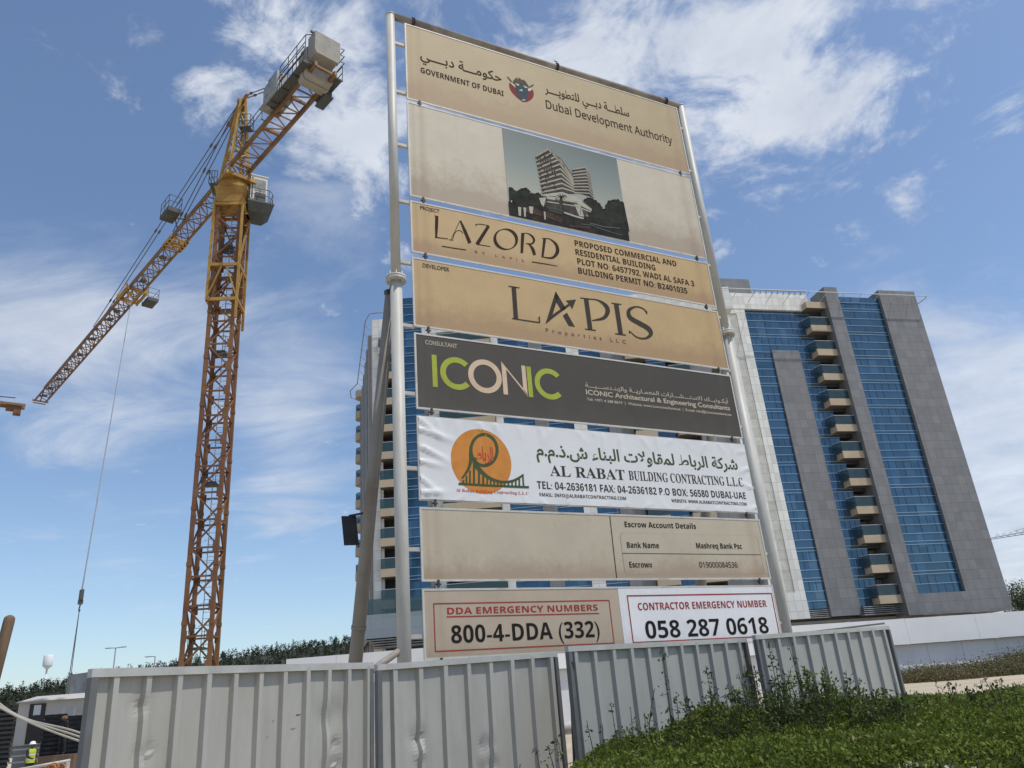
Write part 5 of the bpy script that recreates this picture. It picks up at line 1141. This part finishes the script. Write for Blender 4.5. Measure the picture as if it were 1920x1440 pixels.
# ================================================================== SITE YARD, FAR LEFT
mat('formwork', (.018, .019, .021), .75, .4, 5, .2, 20); mat('cabin_white', (.46, .43, .39), .7, .08, .6, col2=(.45, .42, .38), mixlo=.5, mixhi=.75); mat('door_dark', (.025, .02, .02), .5); mat('notice', (.55, .58, .6), .6)
mat('wood_beam', (.15, .10, .062), .8, .3, 2.5, .3, 10, col2=(.11, .08, .055), stretch=(2, 2, .4)); mat('hose_pale', (.40, .37, .30), .6); mat('tank_pale', (.66, .68, .70), .6, .05, .2); mat('lamp_gray', (.30, .31, .32), .5)
mat('skin', (.16, .085, .05), .6); mat('hivis', (.42, .52, .04), .6); mat('cloth_dark', (.02, .021, .025), .9); mat('helmet_white', (.75, .75, .74), .35); mat('helmet_orange', (.45, .20, .08), .4); mat('orange_rope', (.45, .19, .08), .8); mat('band', (.6, .6, .58), .4)
for i, (p0_, p1_, top, d, lab) in enumerate(((-60, 33, 1326, 30, 'dark stack of formwork grids at the left picture edge'), (83, 128, 1338, 52, 'dark formwork stack between the workers and beside the cabin'), (127, 190, 1339, 51, 'dark formwork stack standing right against the fence end'))):
    a, b = atr(p0_, top, d), atr(p1_, top, d); L = np.linalg.norm((b - a)[:2]); u = np.array([*(b - a)[:2] / L, 0]); n = np.array([u[1], -u[0], 0]); base = np.array([a[0], a[1], 0]); zt = (a[2] + b[2]) / 2
    th = thing('formwork_stack', lab, 'formwork stack', tuple(base), 'dark formwork stacks in the yard'); k = int(zt / (.13 if d < 40 else .22))
    mb = MB(); mb.box(base, u, n, UPZ, (.06, L - .06), (-.84, -.06), (0, zt - .03)); mb.build('stack_core', 'formwork', th)
    for j in range(k):
        mb = MB(); e = random.uniform(-.03, .03); z = zt * j / k; hh = zt / k
        mb.box(base, u, n, UPZ, (e, L + e), (-.9, .0 + e), (z + .012, z + hh * .62))
        for x in np.linspace(.04, L - .04, max(4, int(L / .3))): mb.box(base, u, n, UPZ, (x + e - .015, x + e + .015), (-.88, e - .01), (z + hh * .62, z + hh))
        mb.build('formwork_grid', 'formwork', th)
# site cabin on its lower storey
a, b = atr(36, 1318, 58), atr(210, 1302, 56); L = np.linalg.norm((b - a)[:2]); u = np.array([*(b - a)[:2] / L, 0]); n = np.array([u[1], -u[0], 0]); base = np.array([a[0], a[1], 0]); zt = a[2]
cb = thing('site_cabin', 'white raised site cabin with an open dark door behind the fence end', 'site cabin', tuple(base))
mb = MB(); mb.box(base, u, n, UPZ, (0, L), (-3, 0), (zt - 2.35, zt)); mb.build('wall', 'cabin_white', cb)
mb = MB(); vs = [base + u * x + n * y + UPZ * z for x, y, z in ((-.15, .25, zt), (L + .2, .25, zt), (L + .2, -3.2, zt), (-.15, -3.2, zt), (.7, -.6, zt + .32), (L - .5, -.6, zt + .32), (L - .5, -2.4, zt + .32), (.7, -2.4, zt + .32))]; mb.add(vs, [(0, 1, 5, 4), (1, 2, 6, 5), (2, 3, 7, 6), (3, 0, 4, 7), (4, 5, 6, 7), (3, 2, 1, 0)]); mb.build('roof', 'cabin_white', cb)
mb = MB(); mb.box(base, u, n, UPZ, (.65, 1.55), (0, .04), (zt - 2.3, zt - .12)); dr = mb.build('door', 'door_dark', cb)
mb = MB(); mb.box(base, u, n, UPZ, (.9, 1.3), (.04, .05), (zt - .75, zt - .2)); mb.build('notice', 'notice', dr)
mb = MB(); mb.box(base, u, n, UPZ, (1.5, 2.7), (0, .03), (zt - 1.6, zt - 1.0)); mb.build('notice_board', 'notice', cb)
mb = MB()
for x in (2.8, 3.4, 5.0): mb.bar(base + u * x + n * .5 + UPZ * (zt - 2.3), base + u * x + n * .5 + UPZ * (zt - .5), .07)
for z in (.9, 1.5): mb.bar(base + u * 3.4 + n * .5 + UPZ * (zt - z), base + u * 5.0 + n * .5 + UPZ * (zt - z), .07)
mb.build('railing', 'lamp_gray', cb)
mb = MB(); mb.box(base, u, n, UPZ, (0, L), (-3, -.2), (0, zt - 2.4)); mb.build('lower_storey', 'recess_wall', cb)
mb = MB(); 
for k in range(7): mb.box(base, u, n, UPZ, (.2, 2.4), (.1 + .25 * k, .4 + .25 * k), (zt - 2.6 - .33 * k, zt - 2.52 - .33 * k))
mb.build('stair', 'cabin_white', cb)
a, b = atr(122, 1268, 66), atr(200, 1262, 62); L = np.linalg.norm((b - a)[:2]); u = np.array([*(b - a)[:2] / L, 0]); n = np.array([u[1], -u[0], 0]); base = np.array([a[0], a[1], 0])
tk = thing('concrete_shaft', 'grey concrete shaft block rising behind the site cabin', 'concrete shaft', tuple(base)); mb = MB(); mb.box(base, u, n, UPZ, (0, .7), (-2, -.2), (0, a[2])); mb.box(base, u, n, UPZ, (.7, L), (-2, 0), (a[2] - 1.75, a[2] + .05)); mb.box(base, u, n, UPZ, (.75, L), (-1.8, -.6), (0, a[2] - 1.8)); mb.build('block', 'crane_gray', tk)
# people
def person(px, py_head, d, face_az, vest, helmet, label, reach):
    hd = atr(px, py_head, d); b0 = np.array([hd[0], hd[1], 0]); f = az(face_az); r = az(face_az + 90); hz = 1.72
    t = thing('person', label, 'person', tuple(b0))
    def J(x, y, z): return b0 + r * x + f * y + UPZ * z
    bm_v = [J(0, 0, .95), J(0, 0, 1.15), J(0, .02, 1.38), J(0, .02, 1.48), J(0, .03, 1.60), J(0, .04, 1.70), J(.19, .02, 1.42), J(.26, .06 + reach * .5, 1.15), J(.2, .25 + reach, 1.05), J(.18, .34 + reach, 1.06), J(-.19, .02, 1.42), J(-.26, .02, 1.15), J(-.25, .14, .92), J(-.24, .18, .84), J(.1, 0, .92), J(.12, .04, .5), J(.13, 0, .08), J(.13, .16, .05), J(-.1, 0, .92), J(-.13, -.02, .5), J(-.15, -.08, .08), J(-.15, .08, .05)]
    ed = [(0, 1), (1, 2), (2, 3), (3, 4), (4, 5), (2, 6), (6, 7), (7, 8), (8, 9), (2, 10), (10, 11), (11, 12), (12, 13), (0, 14), (14, 15), (15, 16), (16, 17), (0, 18), (18, 19), (19, 20), (20, 21)]
    rad = [.15, .145, .16, .065, .09, .085, .075, .055, .042, .035, .075, .055, .042, .035, .10, .072, .05, .045, .10, .072, .05, .045]
    me = bpy.data.meshes.new('body'); me.from_pydata([tuple(v - b0) for v in bm_v], ed, []); o = bpy.data.objects.new('body', me); COL.objects.link(o)
    md = o.modifiers.new('skin', 'SKIN'); sv = me.skin_vertices[0].data
    for i, rr_ in enumerate(rad): sv[i].radius = (rr_, rr_ * (.8 if i in (0, 1, 2) else 1))
    sv[0].use_root = True; o.modifiers.new('sub', 'SUBSURF').levels = 2
    bpy.context.view_layer.update(); m2 = bpy.data.meshes.new_from_object(o.evaluated_get(bpy.context.evaluated_depsgraph_get())); bpy.data.objects.remove(o)
    m2.materials.clear(); m2.materials.append(MATS['cloth_dark']); m2.materials.append(MATS['skin'])
    for p in m2.polygons: p.use_smooth = True; p.material_index = 1 if (p.center[2] > 1.5 or (Vector((p.center[0], p.center[1], 0)).length > .2 and p.center[2] > .8 and p.center[2] < 1.07)) else 0
    ob = bpy.data.objects.new('body', m2); COL.objects.link(ob); ob.parent = t; m2.name = 'body'
    if vest:
        mb = MB(); nA = 18; prof = [(.88, .185), (1.0, .19), (1.15, .185), (1.3, .20), (1.42, .19), (1.47, .13)]; vs = []
        for z, rr_ in prof:
            for k in range(nA): t_ = 2 * math.pi * k / nA; vs.append(J(rr_ * 1.08 * math.cos(t_), .02 + rr_ * .82 * math.sin(t_), z))
        mb.add(vs, [(i * nA + k, i * nA + (k + 1) % nA, (i + 1) * nA + (k + 1) % nA, (i + 1) * nA + k) for i in range(len(prof) - 1) for k in range(nA)]); v_ = mb.build('vest', 'hivis', t, True)
        mb = MB(); 
        for z in (1.0, 1.2):
            vs = [J((.192) * 1.09 * math.cos(2 * math.pi * k / nA), .02 + .192 * .84 * math.sin(2 * math.pi * k / nA), zz_) for zz_ in (z, z + .05) for k in range(nA)]; mb.add(vs, [(k, (k + 1) % nA, nA + (k + 1) % nA, nA + k) for k in range(nA)])
        mb.build('reflective_band', 'band', v_)
    mb = MB(); mb.lathe(J(0, .03, 1.655), [(.155, 0), (.15, .015), (.125, .02), (.12, .07), (.09, .115), (.03, .135)], 16); mb.box(J(0, .03, 1.66), r, f, UPZ, (-.09, .09), (.10, .19), (-.005, .008)); mb.build('helmet', helmet, t, True)
    mb = MB(); mb.box(J(0, .125, 1.585), r, f, UPZ, (-.015, .015), (0, .025), (-.02, .03)); 
    for s in (-1, 1): mb.box(J(s * .035, .118, 1.62), r, f, UPZ, (-.014, .014), (0, .008), (-.006, .006)); mb.box(J(s * .09, .03, 1.60), r, f, UPZ, (-.008, .008), (-.02, .02), (-.03, .03))
    mb.build('face', 'skin', t)
    return t
person(62, 1386, 45, 110, True, 'helmet_white', 'person in white helmet and yellow vest standing in the yard', .1)
person(121, 1357, 48, 200, False, 'helmet_orange', 'person in orange helmet and dark clothes before the formwork stack', .0)
bpy.data.objects['person.001'].location.z = 1.08
mb = MB(); q = bpy.data.objects['person.001'].location; mb.wbox((q[0] - 1.2, q[0] + 1.2), (q[1] - .9, q[1] + .9), (0, 1.07)); tag(mb.build('timber_deck', 'wood_beam'), 'low timber deck under the person in the orange helmet', 'timber deck')
# hoses, rail, beam
a, b = atr(-40, 1304, 9), atr(160, 1393, 7.2); hs = thing('hose_bundle', 'three pale hoses sagging down to the fence end', 'hose bundle', tuple(a))
for k in range(3):
    mb = MB(); pts = [a + (b - a) * t + np.array([0, .03 * k, .026 * k * (1 - t) - .03 * math.sin(t * math.pi) - .02 * k * math.sin(5 * t)]) for t in np.linspace(0, 1, 14)]; mb.tube(pts, .008, 6); mb.build('hose', 'hose_pale', hs, True)
mb = MB(); mb.tube([np.array([a[0], a[1] + .05, 0]), np.array([a[0], a[1] + .05, a[2] + .1])], .03, 8); tag(mb.build('hose_post', 'galv'), 'grey post at the far left that the pale hoses are tied to', 'post')
a, b = atr(20, 1446, 12), atr(131, 1426, 11.6); rl = thing('guard_rail', 'white guard rail pipe low in front of the workers', 'guard rail', (a[0], a[1], 0)); mb = MB(); mb.tube([a, b], .018, 8); mb.build('rail', 'frame_white', rl, True)
for q in (a + (b - a) * .08, a + (b - a) * .97): mb = MB(); mb.tube([np.array([q[0], q[1], 0]), q], .025, 8); mb.build('post', 'frame_white', rl)
mb = MB(); c = a + (b - a) * .72 + UPZ * -.05
for k in range(5): mb.tube([c + np.array([.065 * math.cos(t) + .02 * k, .03 * k - .05, .045 * math.sin(t) + .01 * math.sin(k * 2)]) for t in np.linspace(0, 2 * math.pi, 14)], .009, 5)
tag(mb.build('rope_coil', 'orange_rope'), 'orange rope coil hung on the white guard rail', 'rope coil')
a, b = atr(-62, 1420, 22), atr(19, 1156, 22); a[2] = 0; d = (b - a) / np.linalg.norm(b - a); mb = MB(); mb.tube([a, b - d * .12, b - d * .04, b, b + d * .03], [.13, .12, .115, .09, .04], 12); tag(mb.build('timber_pole', 'wood_beam', None, True), 'thick brown timber pole leaning at the left edge', 'timber pole')

# ================================================================== FAR BACKGROUND
wt = atr(90, 1240, 500); tw = thing('water_tower', 'small pale water tower far off above the wooded hill', 'water tower', (wt[0], wt[1], 0))
zt, zb = atr(90, 1228, 500)[2], atr(90, 1249, 500)[2]
mb = MB(); mb.lathe((wt[0], wt[1], 0), [(.6, zb - 1.5), (2.3, zb), (2.4, zb + .5), (2.4, zt - .5), (1.9, zt)], 18); mb.build('tank', 'tank_pale', tw, True); mb = MB(); mb.lathe((wt[0], wt[1], 0), [(.55, 0), (.45, zb - 1.4)], 12); mb.build('stem', 'tank_pale', tw, True)
for px, py, lab, two in ((217, 1215, 'thin street lamp with two arms beyond the fence', True), (291, 1231, 'short street lamp with one arm beyond the fence', False)):
    t = atr(px, py, 120); lp = thing('street_lamp', lab, 'street lamp', (t[0], t[1], 0)); mb = MB(); mb.tube([(t[0], t[1], 0), (t[0], t[1], t[2])], [.12, .07], 8); mb.build('post', 'lamp_gray', lp)
    for s in ((-1, 1) if two else (-1,)):
        mb = MB(); mb.bar((t[0], t[1], t[2]), (t[0] + s * .9, t[1], t[2] + .06), .1); hd_ = mb.build('arm', 'lamp_gray', lp); mb = MB(); mb.box((t[0] + s * 1.0, t[1], t[2] + .04), (1, 0, 0), (0, 1, 0), (0, 0, 1), (-.35, .35), (-.15, .15), (-.05, .06)); mb.build('lamp_head', 'lamp_gray', hd_)
# wooded hill
mat('hill_soil', (.035, .04, .024), .95, .3, .05); leaf_mat('wood_leaf', (.048, .056, .03), (.034, .041, .022), .08, .1)  # wood_leaf is lightened a little to carry distance haze in its colour
HR = []
for px, py in ((-700, 1345), (-200, 1310), (0, 1290), (60, 1285), (130, 1269), (300, 1244), (430, 1224), (540, 1209), (650, 1193), (800, 1185), (1000, 1180), (1500, 1165), (1900, 1150), (2400, 1130)):
    q = atr(px, py, 250); HR.append((math.degrees(math.atan2(q[0], q[1])), q[2]))
azs = [p[0] for p in HR]; hz_ = [p[1] - 1.7 for p in HR]; mb = MB(); AZ = np.arange(-60, 61, 2); RR = [150, 185, 220, 250, 290, 360, 460]; fz = [0, .35, .75, 1.0, .95, .5, 0]
mb.add([(r * math.sin(R(a)), r * math.cos(R(a)), np.interp(a, azs, hz_) * k - (1 if k == 0 else 0)) for a in AZ for r, k in zip(RR, fz)], [(i * 7 + j, i * 7 + j + 1, (i + 1) * 7 + j + 1, (i + 1) * 7 + j) for i in range(len(AZ) - 1) for j in range(6)]); struct(mb.build('hill', 'hill_soil', None, True))
C = []
for k in range(3200):
    a = rng.uniform(-42, 2) if k < 3000 else rng.uniform(24, 40); r = rng.uniform(165, 262); f = np.interp(r, RR, fz); z0 = np.interp(a, azs, hz_) * f; ht = rng.uniform(1.0, 3.0); w = ht * rng.uniform(.22, .42); cone = rng.uniform() < .6
    n_ = 60; t = rng.uniform(0, 1, n_); rad = w * ((1 - t) * 1.0 + .08 if cone else np.sqrt(np.clip(1 - (2 * t - 1) ** 2, 0, 1))) * np.sqrt(rng.uniform(.2, 1, n_)); th_ = rng.uniform(0, 2 * math.pi, n_)
    C.append(np.stack([r * math.sin(R(a)) + rad * np.cos(th_), r * math.cos(R(a)) + rad * np.sin(th_), z0 + .1 + t * ht], 1))
tag(leaf_mesh('woodland', np.concatenate(C), .4, 'wood_leaf', None, 0, .3), 'dark wooded hillside far behind the fence and crane', 'woodland', None, 'stuff')
# trees right of the tower
mat('bark', (.09, .07, .05), .9, .3, 3, .4, 8); leaf_mat('tree_leaf', (.085, .105, .045), (.06, .08, .035), .35, .2)
def tree(px, ytop, d, w, label, nb=26):
    t = atr(px, ytop, d); b0 = np.array([t[0], t[1], .5]); ht = t[2] - .5; th = thing('broadleaf_tree', label, 'tree', tuple(b0)); mb = MB(); mb.tube([b0, b0 + UPZ * ht * .4 + [.2, 0, 0], b0 + UPZ * ht * .8], [.28, .2, .06], 8); C = []
    for k in range(nb):
        a = rng.uniform(0, 6.28); z = ht * rng.uniform(.25, .97); rr_ = w * (1 - (abs(z / ht - .5) / .62) ** 2) * rng.uniform(.45, 1); c = b0 + np.array([math.cos(a) * rr_, math.sin(a) * rr_, z]); mb.tube([b0 + UPZ * z * .7, c], [.09, .02], 5)
        C.append(c + rng.normal(size=(420, 3)) * np.array([.75, .75, .5]))
    mb.build('trunk', 'bark', th); leaf_mesh('crown', np.concatenate(C), .2, 'tree_leaf', th, 0, .3)
tree(1901, 1098, 125, 2.6, 'loose green tree just right of the tower'); tree(1932, 1092, 118, 3.2, 'fuller green tree at the right picture edge'); tree(1972, 1110, 122, 3.2, 'green tree mostly outside the right picture edge')
# scrub on the sandy strip
leaf_mat('scrub_leaf', (.125, .13, .048), (.09, .10, .036), .6, .15); leaf_mat('scrub_dry', (.20, .155, .105), (.14, .105, .07), .8, .1)
Cg, Cd = [], []
for k in range(760):
    s = rng.uniform(-22, 14); n_ = rng.uniform(7.5, 15); c = BO + BD * s + BN * n_
    w = .55 + .5 * smooth(-14, 0, s); hh = (1.0 + 1.7 * smooth(-16, 2, s)) * rng.uniform(.5, 1.1); c[2] = gz(c[0], c[1]) if c[0] < 95 else .85
    q = c + rng.normal(size=(260, 3)) * np.array([.8, .8, .28]) * np.array([1, 1, hh * 1.2]) + UPZ * hh * .55; q[:, 2] = np.maximum(q[:, 2], c[2])
    (Cd if (s < -14 and rng.uniform() < .45) or rng.uniform() < .12 else Cg).append(q)
tag(leaf_mesh('scrub', np.concatenate(Cg), .12, 'scrub_leaf', None, .2, .4), 'low green scrub on the sandy strip before the white wall', 'scrub', None, 'stuff')
tag(leaf_mesh('dry_scrub', np.concatenate(Cd), .12, 'scrub_dry', None, .2, .4), 'low dry brown scrub mixed into the green on the sandy strip', 'scrub', None, 'stuff')
for k, (px, py, d, l, a_) in enumerate(((1885, 1275, 30, 1.6, 80), (1850, 1284, 26, 1.0, 95))):
    t = atr(px, py, d); mb = MB(); zz_ = gz(t[0], t[1]); u = az(a_); mb.bar(np.array([t[0], t[1], zz_ + .06]) - u * l / 2, np.array([t[0], t[1], zz_ + .08]) + u * l / 2, .22, .09); tag(mb.build('timber_plank', 'wood_beam'), ('longer brown plank lying on the sand right of the fence', 'shorter brown plank on the sand nearer the hedge')[k], 'plank', 'planks on the sand')
t = atr(1706, 1305, 13.6); mb = MB(); c = np.array([t[0], t[1], 0])
sc = thing('scrap_heap', 'bent grey scrap hoops with a white sheet by the fence end', 'scrap', tuple(c))
for k, (x, r_) in enumerate(((-.02, .22), (.14, .26), (.2, .18))):
    mb = MB(); mb.tube([c + np.array([x + r_ * math.cos(tt), .05 * k, t[2] - .32 + r_ * 1.3 * math.sin(tt)]) for tt in np.linspace(0, math.pi, 12)], .022, 6); mb.tube([c + np.array([x + r_, .05 * k, 0]), c + np.array([x + r_, .05 * k, t[2] - .32])], .022, 6); mb.tube([c + np.array([x - r_, .05 * k, 0]), c + np.array([x - r_, .05 * k, t[2] - .32])], .022, 6); mb.build('hoop', 'crane_gray', sc)
mb = MB(); mb.box(c, (1, 0, 0), (0, 1, 0), (0, 0, 1), (-.12, .2), (-.1, -.05), (0, t[2] - .2)); mb.build('sheet', 'cab_white', sc)
mb = MB(); mb.tube([c + np.array([-.06, .3, 0]), c + np.array([-.06, .3, t[2] + .14]), c + np.array([-.02, .3, t[2] + .17])], [.03, .03, .05], 8); mb.build('black_stub', 'tie_dark', sc)
